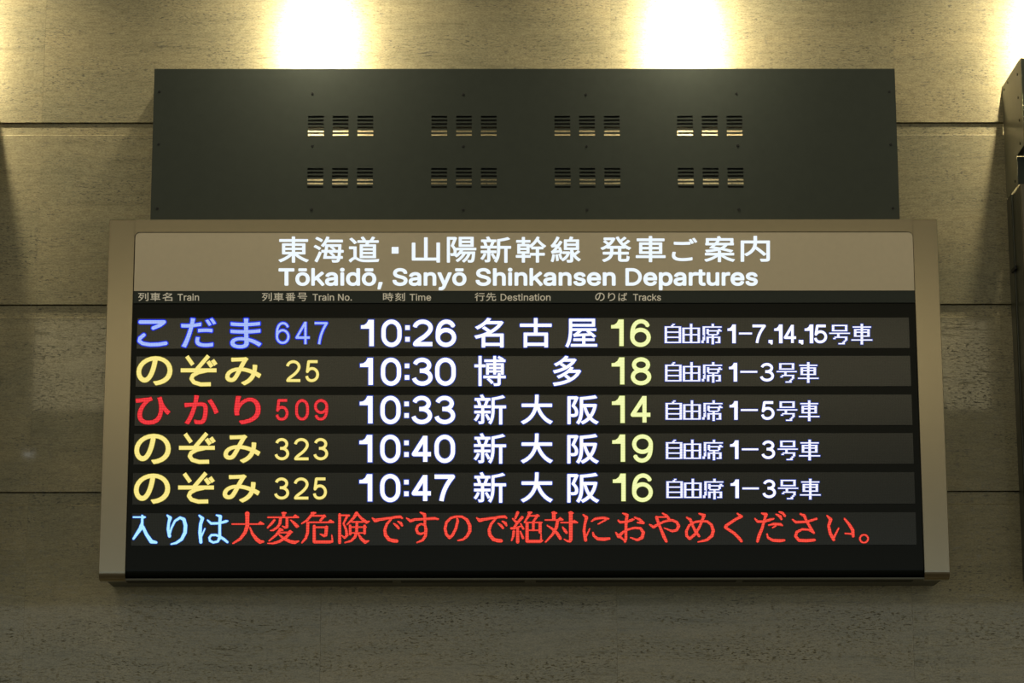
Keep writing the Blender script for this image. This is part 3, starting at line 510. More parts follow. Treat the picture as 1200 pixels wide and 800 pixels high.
'N': (524, '60 0 60 509 108 452 119 454 121 417 122 384 123 354 124 328 125 0 125 291 125 307 130 413 136 509 148 381 164 354 177 331 190 310 202 290 343 183 352 169 363 151 375 130 387 0 388 107 399 157 399 178 399 195 399 509 400 134 401 82 401 108 402 81 405 54 414 55 463 0 463 509', '0,2,1 2,12,1 2,3,12 3,18,12 26,35,27 26,34,35 4,11,3 11,18,3 0,4,2 4,11,2 0,5,4 13,18,11 0,6,5 14,18,13 15,18,14 0,7,6 16,18,15 0,10,7 17,18,16 0,9,10 0,8,9 22,18,17 25,34,26 22,19,18 24,34,25 22,20,19 28,34,24 22,21,20 30,34,28 22,23,21 31,34,30 22,29,23 22,32,29 32,33,29 32,34,31 22,34,32'),
'.': (188, '50 41 53 24 53 59 63 9 63 73 78 -1 78 83 95 -4 95 87 113 -1 113 83 128 9 128 73 138 24 138 59 141 41', '6,10,8 4,10,6 4,12,10 2,12,4 2,14,12 0,14,2 0,15,14 1,15,0 1,13,15 3,13,1 3,11,13 5,11,3 5,9,11 7,9,5'),
'o': (415, '34 187 40 133 40 243 56 85 56 291 82 46 82 330 96 187 99 151 99 224 108 117 108 258 117 16 117 360 124 89 124 287 145 66 145 310 159 -2 159 378 173 51 173 325 207 -8 207 46 207 330 207 384 242 51 242 325 256 -2 256 378 270 66 270 310 292 89 292 287 299 16 299 360 307 117 307 258 316 151 316 224 319 187 333 46 333 330 359 85 359 291 376 133 376 243 381 187', '19,29,25 13,29,19 13,35,29 6,35,13 6,42,35 4,21,6 21,24,6 24,42,6 24,27,42 27,44,42 4,17,21 31,44,27 4,15,17 33,44,31 2,15,4 33,46,44 2,11,15 37,46,33 2,9,11 39,46,37 0,9,2 39,47,46 0,7,9 40,47,39 1,7,0 1,8,7 38,47,40 38,45,47 1,10,8 36,45,38 36,43,45 3,10,1 3,14,10 32,43,36 3,16,14 30,43,32 5,16,3 30,41,43 5,20,16 26,41,30 5,23,20 23,41,26 5,41,23 12,41,5 12,34,41 18,34,12 18,28,34 22,28,18'),
'm': (610, '53 0 53 379 108 295 112 295 112 379 114 0 114 238 117 266 118 323 126 289 132 346 140 307 151 363 158 320 172 376 178 328 195 384 199 330 219 386 229 326 253 311 257 380 269 288 274 0 274 260 287 361 309 331 312 295 321 295 322 321 335 0 335 247 337 343 338 270 345 290 357 361 358 307 374 320 381 375 395 328 407 383 419 330 437 386 447 326 468 383 473 313 490 289 496 0 496 254 497 372 522 354 541 328 553 296 557 0 557 255', '16,21,18 40,44,42 14,21,16 38,44,40 38,49,44 14,25,21 0,4,1 0,2,4 2,3,4 12,25,14 35,49,38 35,50,49 10,25,12 32,50,35 10,26,25 32,51,50 8,17,10 17,26,10 29,41,32 41,51,32 17,19,26 19,28,26 8,15,17 29,39,41 43,51,41 43,52,51 8,13,15 29,37,39 45,52,43 20,28,19 2,13,8 27,37,29 2,11,13 27,36,37 46,52,45 22,27,20 27,28,20 2,9,11 27,34,36 46,54,52 0,7,2 7,9,2 22,34,27 22,33,34 48,54,46 24,33,22 24,31,33 0,6,7 23,31,24 48,53,54 47,53,48 23,30,31 0,5,6'),
'c': (396, '34 187 40 133 40 243 56 85 56 291 82 46 82 330 96 187 99 151 99 224 108 117 108 258 117 16 117 360 124 89 124 287 145 66 145 310 159 -2 159 378 173 51 173 325 207 -8 207 46 207 330 207 384 226 48 226 329 234 383 235 -6 242 325 243 52 257 319 258 58 260 377 261 -1 270 311 271 66 281 301 282 76 284 368 285 9 290 289 292 89 298 276 299 102 303 262 304 117 305 356 306 21 324 341 325 37 340 322 341 56 353 301 354 78 362 277 363 102', '19,28,25 19,34,28 13,34,19 13,40,34 13,48,40 6,48,13 6,50,48 6,24,50 24,52,50 4,21,6 21,24,6 27,52,24 30,52,27 4,17,21 32,52,30 32,54,52 36,54,32 38,54,36 4,15,17 42,54,38 42,56,54 2,15,4 44,56,42 2,11,15 44,46,56 2,9,11 0,9,2 0,7,9 1,7,0 1,8,7 1,10,8 3,10,1 3,14,10 45,57,47 45,55,57 43,55,45 39,55,43 3,16,14 5,16,3 39,53,55 37,53,39 33,53,37 5,20,16 31,53,33 31,51,53 26,51,31 5,23,20 23,51,26 5,51,23 12,51,5 12,49,51 12,41,49 18,41,12 18,35,41 18,29,35 22,29,18'),
'l': (189, '53 84 53 509 58 47 74 20 101 3 114 99 114 509 115 77 120 62 130 54 139 -2 146 52 151 -2 154 52 160 53 162 -1 165 53 170 54 172 1 181 3', '0,6,1 0,5,6 0,7,5 2,7,0 2,8,7 2,9,8 2,11,9 16,19,17 14,19,16 13,19,14 11,19,13 2,19,11 3,19,2 4,19,3 10,19,4 10,18,19 10,15,18 10,12,15'),
}
_fc = {}
def glyph(ch, grot=False):
    """filled outline of one character or string: verts (n,2), faces, boundary edges"""
    key = (ch, grot)
    if key in _fc: return _fc[key]
    if grot:
        V_, F_, x = [], [], 0.0
        for c in ch:
            if c == ' ': x += 0.20; continue
            adv, vs, fs = INTER[c]; n = len(V_); q = [int(t) for t in vs.split()]
            V_ += [(q[i]/1000+x, q[i+1]/1000) for i in range(0, len(q), 2)]
            F_ += [tuple(n+int(t) for t in f.split(',')) for f in fs.split()]; x += adv/1000
        v = np.array(V_); f = F_
    else:
        c = bpy.data.curves.new('t', 'FONT'); c.body = ch; c.resolution_u = 6
        o = bpy.data.objects.new('t', c); COL.objects.link(o)
        dg = bpy.context.evaluated_depsgraph_get(); e = o.evaluated_get(dg); m = e.to_mesh()
        v = np.array([tuple(q.co)[:2] for q in m.vertices]); f = [tuple(p_.vertices) for p_ in m.polygons]
        e.to_mesh_clear(); bpy.data.objects.remove(o); bpy.data.curves.remove(c)
    key_of = [tuple(np.round(q, 4)) for q in v]; cnt = {}
    for fc in f:
        for i in range(len(fc)):
            a, b = fc[i], fc[(i+1) % len(fc)]
            if key_of[a] == key_of[b]: continue
            k = tuple(sorted((key_of[a], key_of[b]))); cnt.setdefault(k, []).append((a, b))
    ed = [x_[0] for x_ in cnt.values() if len(x_) == 1]
    _fc[key] = (v, f, ed); return _fc[key]
class Sheet:
    """flat lettering laid on a plane, core slightly in front of a dim rim that imitates lens bloom"""
    def __init__(s, Y): s.Y = Y; s.v = []; s.f = []; s.mi = []
    def add(s, pts, faces, layer):
        n = len(s.v)
        for x, y in pts:
            p_ = at(x, y, s.Y - (0.0006 if layer == 0 else 0.0002)); s.v.append(p_)
        s.f += [tuple(n+i for i in f) for f in faces]; s.mi += [layer]*len(faces)
    def fat(s, P, faces, edges, w_, layer):
        """filled outline with its contour thickened by w_"""
        s.add(P, faces, layer)
        if w_ <= 0: return
        pts, fs, seen = [], [], set()
        for a, b in edges:
            (ax, ay), (bx, by) = P[a], P[b]; dx, dy = bx-ax, by-ay; d = math.hypot(dx, dy)
            if d < 1e-5: continue
            nx, ny = -dy/d*w_, dx/d*w_; n = len(pts)
            pts += [(ax+nx, ay+ny), (bx+nx, by+ny), (bx-nx, by-ny), (ax-nx, ay-ny)]; fs.append((n, n+1, n+2, n+3))
            for q in (P[a], P[b]):
                kq = (round(q[0], 2), round(q[1], 2))
                if kq in seen: continue
                seen.add(kq); n = len(pts)
                pts += [(q[0]+w_*math.cos(t*math.pi/4+.39), q[1]+w_*math.sin(t*math.pi/4+.39)) for t in range(8)]; fs.append(tuple(range(n, n+8)))
        s.add(pts, fs, layer)
    def font(s, ch, x0, x1, y0, y1, wt=0.0, rim=0.0):
        """fit the thickened glyph to the given picture box"""
        v, f, ed = glyph(ch, ch in INTER); lo = v.min(0); hi = v.max(0)
        k = ((x1-x0-2*wt)/(hi[0]-lo[0]), (y1-y0-2*wt)/(hi[1]-lo[1]))
        P = [(x0+wt + (q[0]-lo[0])*k[0], y1-wt - (q[1]-lo[1])*k[1]) for q in v]
        for layer, w_ in ((1, wt+rim), (0, wt)):
            if layer == 1 and rim == 0: continue
            s.fat(P, f, ed, w_, layer)
    def poly(s, pts, ws, rim=0.0, cap=True):
        for layer, ex in ((1, rim), (0, 0.0)):
            if layer == 1 and rim == 0: continue
            for (p0, w0), (p1, w1) in zip(zip(pts[:-1], ws[:-1]), zip(pts[1:], ws[1:])):
                r0, r1 = w0/2+ex, w1/2+ex
                dx, dy = p1[0]-p0[0], p1[1]-p0[1]; d = math.hypot(dx, dy) or 1e-6; nx, ny = -dy/d, dx/d
                s.add([(p0[0]+nx*r0, p0[1]+ny*r0), (p1[0]+nx*r1, p1[1]+ny*r1), (p1[0]-nx*r1, p1[1]-ny*r1), (p0[0]-nx*r0, p0[1]-ny*r0)], [(0, 1, 2, 3)], layer)
            for p0, w0 in (zip(pts, ws) if cap else list(zip(pts, ws))[1:-1]):
                r0 = w0/2+ex
                s.add([(p0[0]+r0*math.cos(a*math.pi/5), p0[1]+r0*math.sin(a*math.pi/5)) for a in range(10)], [tuple(range(10))], layer)
    def rect(s, x0, x1, y0, y1, rim=0.0, core=0.0):
        for layer, e in ((1, rim), (0, core)):
            if layer == 1 and rim == 0: continue
            s.add([(x0-e, y0-e), (x1+e, y0-e), (x1+e, y1+e), (x0-e, y1+e)], [(0, 1, 2, 3)], layer)
    def bitmap(s, bits, x0, y0, px, py, rim=0.0):
        for j, row in enumerate(bits):
            i = 0
            while i < len(row):
                if row[i] == '#':
                    k = i
                    while k < len(row) and row[k] == '#': k += 1
                    s.rect(x0+i*px, x0+k*px, y0+j*py, y0+(j+1)*py, rim, -0.13); i = k
                else: i += 1
    def done(s, name, mats, parent):
        return mesh_obj(name, s.v, s.f, mats, parent, s.mi)

LY = RY
def arc(cx, cy, rx, ry, a0, a1, n=10):
    return [(cx+rx*math.cos(math.radians(a0+(a1-a0)*k/n)), cy+ry*math.sin(math.radians(a0+(a1-a0)*k/n))) for k in range(n+1)]
def bez(p0, p1, p2, n=8):
    return [tuple((1-t)**2*a+2*t*(1-t)*b+t*t*c for a, b, c in zip(p0, p1, p2)) for t in [k/n for k in range(n+1)]]
FIG = {  # centre lines of the figures in a unit box, y up
 '0': [arc(.5, .62, .5, .38, 0, 180, 12)+arc(.5, .38, .5, .38, 180, 360, 12)+[(1, .62), (.985, .70), (.94, .79)]],
 '2': [arc(.49, .72, .49, .28, 172, -12, 12)+bez((.965, .66), (.90, .50), (.50, .29))[1:]+bez((.50, .29), (.06, .10), (.02, 0))[1:]+[(1.08, 0)]],
 '3': [arc(.48, .77, .44, .23, 168, -90, 14)+[(.34, .54)], [(.40, .54)]+arc(.49, .27, .51, .27, 90, -172, 14)],
 '4': [[(.74, -.07), (.74, 1.07)], [(1.1, .265), (.02, .265), (.72, 1.02)]],
 '5': [[(1.0, 1), (.18, 1), (.06, .47)]+bez((.06, .47), (.22, .64), (.50, .64))[1:]+arc(.50, .32, .50, .32, 90, -78, 12)+bez((.58, .0), (.08, -.04), (0, .24))[1:]],
 '6': [arc(.53, .74, .42, .26, 12, 95, 8)+bez((.50, 1), (.0, .96), (0, .42), 10)[1:]+arc(.5, .32, .5, .32, 180, 360, 12)+arc(.5, .32, .5, .32, 0, 215, 14)],
 '7': [[(-.12, 1), (1, 1)]+bez((1, 1), (.42, .52), (.30, -.07), 8)[1:]],
 '8': [arc(.5, .77, .43, .23, 0, 405, 18), arc(.5, .27, .5, .27, 0, 400, 20)],
}
FIG['9'] = [[(1-x, 1-y) for x, y in st] for st in FIG['6']]
def figure(s, ch, x0, x1, y0, y1, w_, rim):
    for st in FIG[ch]:
        s.poly([(x0+w_/2+x*(x1-x0-w_), y1-w_/2-y*(y1-y0-w_)) for x, y in st], [w_]*len(st), rim, False)
HAND_AT = {'ぞ': (212, 417.2), 'こ': (161.6, 375)}
HAND = {
 'ぞ': (150, 410, 7.5, 4.5, [[(517, 55), (570, 130)], [(708, 50), (600, 175)], [(463, 178), (778, 178)], [(690, 180), (620, 195), (570, 222), (557, 252), (580, 284), (640, 302), (728, 300)], [(703, 100), (738, 148)], [(742, 88), (772, 130)]]),
 'こ': (150, 365, 9.23, 4.0, [[(132, 112), (392, 112)], [(385, 118), (350, 145), (272, 178)], [(172, 252), (128, 288), (122, 318), (160, 345), (240, 358), (330, 355), (410, 342)]]),
}
def kana(row, ch, x0, x1, y0, y1, mats, wt, rim):
    s = Sheet(LY)
    if ch in HAND:
        ox, oy, sc_, w_, strokes = HAND[ch]
        ax, ay = x0 - HAND_AT[ch][0], y0 - HAND_AT[ch][1]
        for st in strokes: s.poly([(ox+ax+x/sc_, oy+ay+y/sc_) for x, y in st], [w_]*len(st), rim, ch == 'こ')
    elif ch in FIG: figure(s, ch, x0, x1, y0, y1, {0.22: 3.15, 0.21: 2.6, 0.72: 4.9, 0.7: 4.7}[wt], rim)
    else: s.font(ch, x0, x1, y0, y1, wt, rim)
    s.done('character', mats, rows[row])
def one(s, x0, x1, y0, y1, w, rim):
    """numeral one with a swept flag"""
    h = y1-y0; wd = x1-x0
    for layer, e in ((1, rim), (0, 0)):
        xr, xl = x1, x1-w
        P = [(xr+e, y1+e), (xl-e, y1+e), (xl-e, y0+h*0.335+e), (x0-e, y0+h*0.335+e), (x0-e, y0+h*0.215-e),
             (x0+wd*0.25, y0+h*0.20-e), (x0+wd*0.45-e*.5, y0+h*0.13-e), (x0+wd*0.60-e, y0-e), (xr+e, y0-e)]
        s.add(P, [(0, 1, 2, 7, 8), (2, 3, 4, 5, 6, 7)], layer)

BM, KM, YM, YGM, RM, RM2, CM = [WHITE, BLUEF], [KBLUE, KBLUEF], [YEL, YELF], [YG, YGF], [RED, REDF], [RED2, REDF], [CYAN, CYANF]
NOZ = [[('の',160,202,417.3,451.3), ('ぞ',212,254,417.2,452.4), ('み',264,306,418.3,451.2)],
       [('の',157.5,200,508.2,543.5), ('ぞ',210,252.5,508,543.7), ('み',262,305,509.3,542.2)],
       [('の',157,199.3,554.8,590), ('ぞ',209,252,554.5,590), ('み',261,304.3,555.8,588.5)]]
for r_, lst in zip((1, 3, 4), NOZ):
    for c in lst: kana(r_, *c, YM, 0.75, 0.55)
for c in [('こ',161.6,196,375,406.7), ('だ',212.3,253,372.6,406.9), ('ま',270,306.3,373,408)]: kana(0, *c, KM, 0.45, 1.2)
for c in [('ひ',159,199.5,464.8,497.4), ('か',216,256,463,497), ('り',274.5,305.5,463.8,497)]: kana(2, *c, RM, 0.75, 0.5)
# train numbers
for r_, y0, y1, mats, lst in [(0, 377.2, 402.9, KM, [('6',323.2,339.3),('4',346,363),('7',368.8,384.2)]),
                        (1, 422, 447.3, YM, [('2',335.2,352.4),('5',357.8,373.8)]),
                        (2, 467.5, 492.6, RM, [('5',323,338),('0',346,362),('9',368,384.5)]),
                        (3, 513.2, 539, YM, [('3',322,338.8),('2',344.5,362),('3',367.5,384.5)]),
                        (4, 559.4, 585, YM, [('3',321.5,338.8),('2',344.3,361.8),('5',366.8,383)])]:
    for ch, a, b_ in lst: kana(r_, ch, a, b_, y0, y1, mats, 0.21 if mats is KM else 0.22, 1.1 if mats is KM else 0.45)
# times
TW, TR = 0.72, 1.0
tms = [(0, 374.3, 406.4, '10:26', 423, 447), (1, 419, 451.8, '10:30', 422, 446.4), (2, 463.6, 496.8, '10:33', 421.6, 445.8), (3, 509.2, 542.3, '10:40', 421.2, 445.6), (4, 555.2, 588.2, '10:47', 421.2, 445.5)]
for r_, y0, y1, t, xa, xb in tms:
    dx = xb-446.4
    s = Sheet(LY); one(s, xa, xa+15, y0+0.3, y1-1, 5.2, TR); s.done('character', BM, rows[r_])
    kana(r_, '0', xb, xb+23.6, y0, y1, BM, TW, TR)
    s = Sheet(LY); s.rect(474.4+dx*.9, 479.6+dx*.9, y0+6.9, y0+12.1, TR); s.rect(474.4+dx*.9, 479.6+dx*.9, y0+20.4, y0+25.8, TR); s.done('character', BM, rows[r_])
    for ch, a, b_ in ((t[3], 483+dx, 507+dx), (t[4], 510+dx, 534+dx)):
        q0, q1 = (y0+0.7, y1-0.8) if ch in '47' else ((y0, y1-0.9) if ch == '2' else (y0, y1))
        kana(r_, ch, a, b_ if ch != '4' else b_-0.6, q0, q1, BM, TW, TR)
# destinations
dest = [(0, [('名',556,590.2,372.4,407), ('古',609.3,646.5,372.6,407), ('屋',662.5,699.8,373.3,407)]),
        (1, [('博',556,592.6,417,452), ('多',648,681,416.8,452)]),
        (2, [('新',555.5,593,462.2,497.2), ('大',610.6,647.6,462.4,496.8), ('阪',665,701.4,463,497)]),
        (3, [('新',555.3,593,507.6,543), ('大',610.5,647.6,507.8,542.5), ('阪',664.8,701.6,508.4,543)]),
        (4, [('新',555.2,593,553.2,588.8), ('大',610.5,647.6,553.4,588.3), ('阪',664.8,702,554,588.8)])]
for r_, lst in dest:
    for c in lst: kana(r_, *c, BM, 0.5 if c[0] not in '博屋新' else 0.35, 0.95)
# track numbers
for r_, x1_, w1, ch, a, b_, y0, y1 in [(0,716.2,14.6,'6',738.6,762.6,374,406.3), (1,716.8,14.9,'8',739.2,763.2,418.5,451.2), (2,717.1,15,'4',738.6,762.6,463.4,495.4), (3,717.5,15,'9',740.8,765,508.8,541.8), (4,718.2,15,'6',740.8,765,554.6,588)]:
    s = Sheet(LY); one(s, x1_, x1_+w1, y0+0.2, y1-(1 if ch != '4' else 0), 5.0, 0.5); s.done('character', YGM, rows[r_])
    kana(r_, ch, a, b_, y0, y1, YGM, 0.7, 0.5)
# unreserved car notice
JI = ["......##....",".....##.....","#############","##.........##","##.........##","##.........##","#############","##.........##","##.........##","##.........##","#############","##.........##","##.........##","##.........##","#############"]
YU = ["......##","......##","......##","##############","##....##....##","##....##....##","##....##....##","##....##....##","##############","##....##....##","##....##....##","##....##....##","##....##....##","##....##....##","##############"]
SEKI = ["........##","........##",".###############",".##",".##.##.......##",".##############..",".##.##......##",".##.##......##",".##..########","..#.....##",".##.###########",".##.##..##...##",".##.##..##...##","##..##..##...##","##..##..##.####","........##"]
SEKI[5] = ".##.############"
GO = ["..############..","..##........##..","..##........##..","..##........##..","..############..","................","################",".....##.........","....##..........","..#############.","...........###..","............##..",".......##..###..","........#####..."]
GO = ["..############","..##........##","..##........##","..##........##","..############","","################","......##","......##","....##########",".. ##.......##","............##","...........##","..........##",".......#####"]
SHA = [".......##",".......##",".##############",".......##","..############","..##...##...##","..############","..##...##...##","..##...##...##","..############",".......##",".......##","################",".......##",".......##",".......##"]
def notice(r_, x0, y0, items):
    RB = 0.6
    for bits, dx in ((JI, 0), (YU, 20.6), (SEKI, 43.0)):
        s = Sheet(LY); s.bitmap(bits, x0+dx, y0, 1.5, 1.5, RB); s.done('character', BM, rows[r_])
    for it in items:
        s = Sheet(LY); k = it[0]
        if k == '1': one(s, it[1], it[2], y0+0.9, y0+22.6, 4.0, RB)
        elif k == '-': s.rect(it[1], it[2], y0+10.3, y0+12.3, RB)
        elif k == ',': s.add([(it[1], y0+19), (it[2], y0+19), (it[2], y0+23.8), (it[2]-1.6, y0+24.4), (it[1]+.6, y0+21.6)], [(0,1,2,3,4)], 0); s.rect(it[1], it[2], y0+19, y0+22.4, RB)
        elif k == '号': s.bitmap(GO, it[1], y0+1.2, (it[2]-it[1])/16, 22.8/15, RB)
        elif k == '車': s.bitmap(SHA, it[1], y0, (it[2]-it[1])/16, 24.2/16, RB)
        else: figure(s, k, it[1], it[2], y0+1.0, y0+22.6, 3.0, RB)
        s.done('character', BM, rows[r_])
notice(0, 778.8, 379.3, [('1',852.6,862.2), ('-',866,881.2), ('7',881.8,897.4), (',',900.6,905.4), ('1',907.4,917), ('4',918.3,933.2), (',',936,941.3), ('1',943,953), ('5',954,969.2), ('号',971.7,996.2), ('車',997.6,1022.4)])
notice(1, 779.3, 424.2, [('1',854.3,863.8), ('-',867.6,887.4), ('3',890.8,907), ('号',910,933.8), ('車',935,959.4)])
notice(2, 779.8, 469.0, [('1',855,864.5), ('-',868.2,888), ('5',892,907.6), ('号',910.5,934.4), ('車',936.2,960.4)])
notice(3, 780.2, 515.0, [('1',855.6,865.4), ('-',869.4,888.6), ('3',892.6,908.3), ('号',911.2,935), ('車',936.4,961.2)])
notice(4, 780.8, 560.8, [('1',856.2,865.8), ('-',870,889.2), ('3',893.7,909.3), ('号',911.7,935.5), ('車',937.4,961.8)])

# running message, brush-shaped serif characters: (ox, oy, scale, strokes of x, y, width)
C = 40/3
def H_(x0, x1, y, tri=True):       # thin horizontal with the triangular stop
    o = [[(x0, y, 26), (x1, y, 26)]]
    if tri: o.append([(x1-85, y-3, 16), (x1-50, y-20, 50), (x1, y-2, 24)])
    return o
DE = [[(85,225,25),(130,265,60),(200,247,50),(350,225,40),(450,210,45),(520,205,50),(552,225,30)],
      [(385,232,35),(310,320,45),(278,410,50),(290,490,58),(345,560,60),(430,582,60),(465,583,60)],
      [(420,310,25),(465,345,45),(495,382,40)], [(485,278,25),(530,305,50),(550,342,35)]]
MSG = [
 ('入',145,C,[[(150,210,26),(330,210,26)],[(285,182,22),(300,212,55),(335,210,25)],[(290,190,36),(288,300,44),(275,365,80)],[(275,370,70),(205,470,52),(152,548,36)],[(300,360,50),(355,480,56),(430,590,68),(508,605,40)]]),
 ('り',145,C,[[(680,182,28),(725,222,62),(703,300,46),(693,400,48),(715,505,56)],[(715,490,30),(745,380,34),(800,270,38),(880,218,44),(940,245,58),(965,340,62),(958,450,60),(905,555,52),(820,612,42),(740,632,24)]]),
 ('は',235,C,[[(-20,185,30),(30,230,58),(0,320,54),(-8,450,60),(5,600,54)],[(10,520,30),(68,390,22)],[(110,258,25),(165,308,42),(290,305,40),(400,275,46),(425,270,25)],
   [(248,178,24),(310,200,56),(300,300,48),(300,420,46),(300,540,52)],[(300,525,50),(270,590,38),(200,605,38),(148,580,38),(137,530,36),(170,490,38),(240,488,38),(310,518,44),(370,558,46),(420,600,38)]]),
 ('大',268,C,H_(55,545,318)+[[(290,155,80),(290,200,68),(290,350,68),(255,450,58),(180,550,48),(68,618,28)],[(332,370,24),(370,470,48),(440,560,66),(490,595,66),(540,592,36)]]),
 ('変',268,C,[[(860,152,60),(860,200,46)],[(835,145,28),(892,145,28)]]+H_(612,1090,212)+[[(810,222,52),(800,310,48),(760,370,42),(690,415,36),(652,418,20)],[(910,222,48),(910,360,52),(885,375,40),(838,350,22)],
   [(715,255,40),(670,310,44),(608,375,28)],[(968,255,22),(1020,300,48),(1065,350,62),(1088,352,28)],[(800,398,48),(845,410,30)],[(800,412,50),(740,490,42),(632,580,26)],
   [(790,450,26),(930,450,28),(960,440,64),(992,445,26)],[(955,460,54),(890,530,50),(790,590,46),(690,620,36),(612,618,20)],[(785,480,26),(860,545,48),(960,590,56),(1030,605,56),(1092,585,24)]]),
 ('危',350,C,[[(200,145,30),(262,145,30)],[(230,150,56),(190,190,46),(130,260,40),(48,310,24)],[(200,188,26),(380,188,28),(400,190,46),(422,205,20)],[(390,205,46),(340,262,40)]]+H_(140,545,290)+[[(143,300,52),(140,450,50),(110,540,44),(52,608,28)],
   [(243,350,50),(243,590,54)],[(250,368,26),(430,368,28)],[(435,365,56),(425,490,54),(395,500,48),(337,475,20)],[(243,597,48),(490,597,48),(525,590,40)],[(527,580,30),(518,490,20)]]),
 ('険',350,C,[[(640,170,46),(640,605,54)],[(640,182,26),(740,182,28),(788,185,34)],[(760,190,44),(700,310,32),(740,400,42),(755,490,52),(718,535,36),(672,495,20)],
   [(905,150,62),(860,220,46),(757,325,26)],[(920,160,38),(980,230,46),(1060,290,54),(1102,275,24)],[(830,285,26),(1010,285,26)],[(910,290,46),(905,440,52),(880,520,46),(820,580,38),(722,608,22)],
   [(802,340,42),(805,475,46)],[(1030,345,46),(1030,460,48)],[(800,366,24),(1055,366,24)],[(800,455,24),(1040,455,24)],[(930,470,28),(980,550,52),(1040,600,56),(1092,582,24)]]),
 ('で',430,C,DE),
 ('す',430,C,[[(620,225,25),(680,270,52),(750,247,42),(880,238,40),(1060,230,46),(1112,240,32)],[(833,136,22),(900,168,56),(905,230,46),(905,330,42),(922,400,52),(915,500,52),(870,570,42),(782,606,24)],[(900,332,32),(845,315,32),(792,345,42),(772,400,46),(792,455,46),(840,475,38),(900,450,32)]]),
 ('の',515,C,[[(275,228,30),(285,270,46),(255,390,48),(205,490,48),(158,532,50),(108,480,48),(87,390,48),(110,290,46),(180,222,42),(270,198,36),(350,202,38),(430,252,52),(473,340,58),(473,430,58),(430,508,48),(370,558,38),(288,574,24)]]),
 ('で',515,C,[[(x+497,y-3,w_) for x,y,w_ in st] for st in DE]),
 ('絶',595,C,[[(155,140,54),(120,225,38)],[(78,235,28),(130,285,42)],[(225,215,52),(150,300,42),(95,378,42)],[(55,385,40),(100,385,36),(200,355,26)],[(202,312,24),(242,390,40)],[(155,385,46),(155,595,58)],[(95,432,46),(85,510,40),(62,573,26)],[(197,435,28),(238,535,44)],
   [(325,138,36),(370,138,32)],[(345,145,50),(320,200,46),(262,290,28)],[(340,188,26),(430,188,28),(465,185,48),(492,190,20)],[(452,205,44),(398,280,36)],[(302,300,52),(302,580,56)],[(270,293,26),(500,293,28),(533,293,24)],[(505,300,52),(505,445,54)],[(400,295,44),(400,410,44)],[(300,415,24),(500,415,24)],[(302,588,52),(510,588,52),(543,575,26)],[(520,570,36),(520,472,20)]]),
 ('対',595,C,[[(720,145,64),(720,235,62)],[(690,140,22),(762,145,26)],[(587,255,26),(850,255,26)],[(785,250,18),(820,230,46),(862,250,22)],[(780,262,54),(760,370,54),(700,480,44),(592,598,28)],[(617,340,24),(700,395,42),(770,460,54),(822,542,52)]]+H_(832,1088,295)+[[(985,145,66),(985,560,58),(972,588,46),(930,583,32),(882,555,20)],[(955,140,22),(1020,145,26)],[(857,365,24),(895,420,54),(920,453,42)]]),
 ('に',675,C,[[(112,172,25),(165,215,56),(140,310,44),(125,420,48),(150,568,56)],[(165,500,30),(213,392,22)],[(242,275,24),(300,235,42),(430,220,42),(508,235,34)],[(470,248,36),(347,318,24)],[(265,452,30),(277,500,42),(340,550,50),(440,555,56),(522,545,40)]]),
 ('お',675,C,[[(732,150,25),(800,178,54),(785,260,50),(780,400,48),(780,540,50),(765,595,36)],[(660,262,30),(690,290,42),(790,285,40),(880,250,46),(905,245,24)],[(622,450,25),(665,510,60),(740,440,42),(820,400,36),(920,375,38),(1010,385,42),(1052,450,56),(1033,528,56),(960,568,42),(852,530,22)],[(680,510,46),(740,560,30),(775,590,28)],[(917,215,28),(990,245,46),(1055,300,42),(962,295,28)]]),
 ('や',755,C,[[(82,325,25),(145,365,52),(220,320,42),(320,275,38),(430,255,42),(510,290,46),(538,350,56),(508,410,46),(440,430,42),(312,380,20)],[(287,150,26),(350,190,46),(385,235,46)],[(370,208,28),(200,208,30)],[(192,212,52),(217,290,48),(265,410,48),(310,520,58),(345,588,46)]]),
 ('め',755,C,[[(662,215,26),(720,250,52),(750,330,42),(800,430,48),(858,508,40)],[(857,155,26),(935,182,58),(905,260,46),(860,370,42),(790,480,48),(710,548,46),(662,500,46),(657,430,46),(700,340,42),(780,290,38),(880,270,38),(980,275,40),(1050,330,46),(1078,420,56),(1058,500,56),(980,565,46),(842,598,24)]]),
 ('く',840,C,[[(322,155,28),(385,200,50),(300,240,46),(142,345,50),(132,370,46),(270,460,48),(350,540,52),(385,585,46)]]),
 ('だ',840,C,[[(702,150,28),(770,170,62),(750,230,42),(710,380,48),(660,500,58),(635,588,46)],[(597,235,28),(640,280,42),(740,280,38),(830,250,46),(893,235,24)],[(927,165,26),(990,200,52),(1010,240,38)],[(977,130,28),(1030,147,42),(1063,190,42)],[(812,335,26),(900,315,46),(1000,325,46),(1025,340,24)],[(920,345,30),(872,375,24)],[(785,475,28),(800,530,38),(870,570,46),(980,578,56),(1055,570,38)]]),
 ('さ',925,10,[[(130,120,24),(175,140,38),(200,200,32),(270,320,38),(290,343,24)],[(38,185,20),(75,216,32),(200,213,30),(318,177,28)],[(283,338,28),(230,305,28),(150,300,28),(87,332,36),(72,380,36),(112,428,38),(200,433,42),(295,425,33)]]),
 ('い',925,10,[[(442,140,20),(485,185,44),(460,260,36),(480,350,40),(520,422,38)],[(520,400,30),(578,287,20)],[(647,177,24),(700,240,36),(743,310,42),(748,380,36)],[(655,348,20),(740,355,24)]]),
 ('。',925,10,[[(875+48*math.cos(a*math.pi/8), 410+46*math.sin(a*math.pi/8), 22) for a in range(17)]]),
]
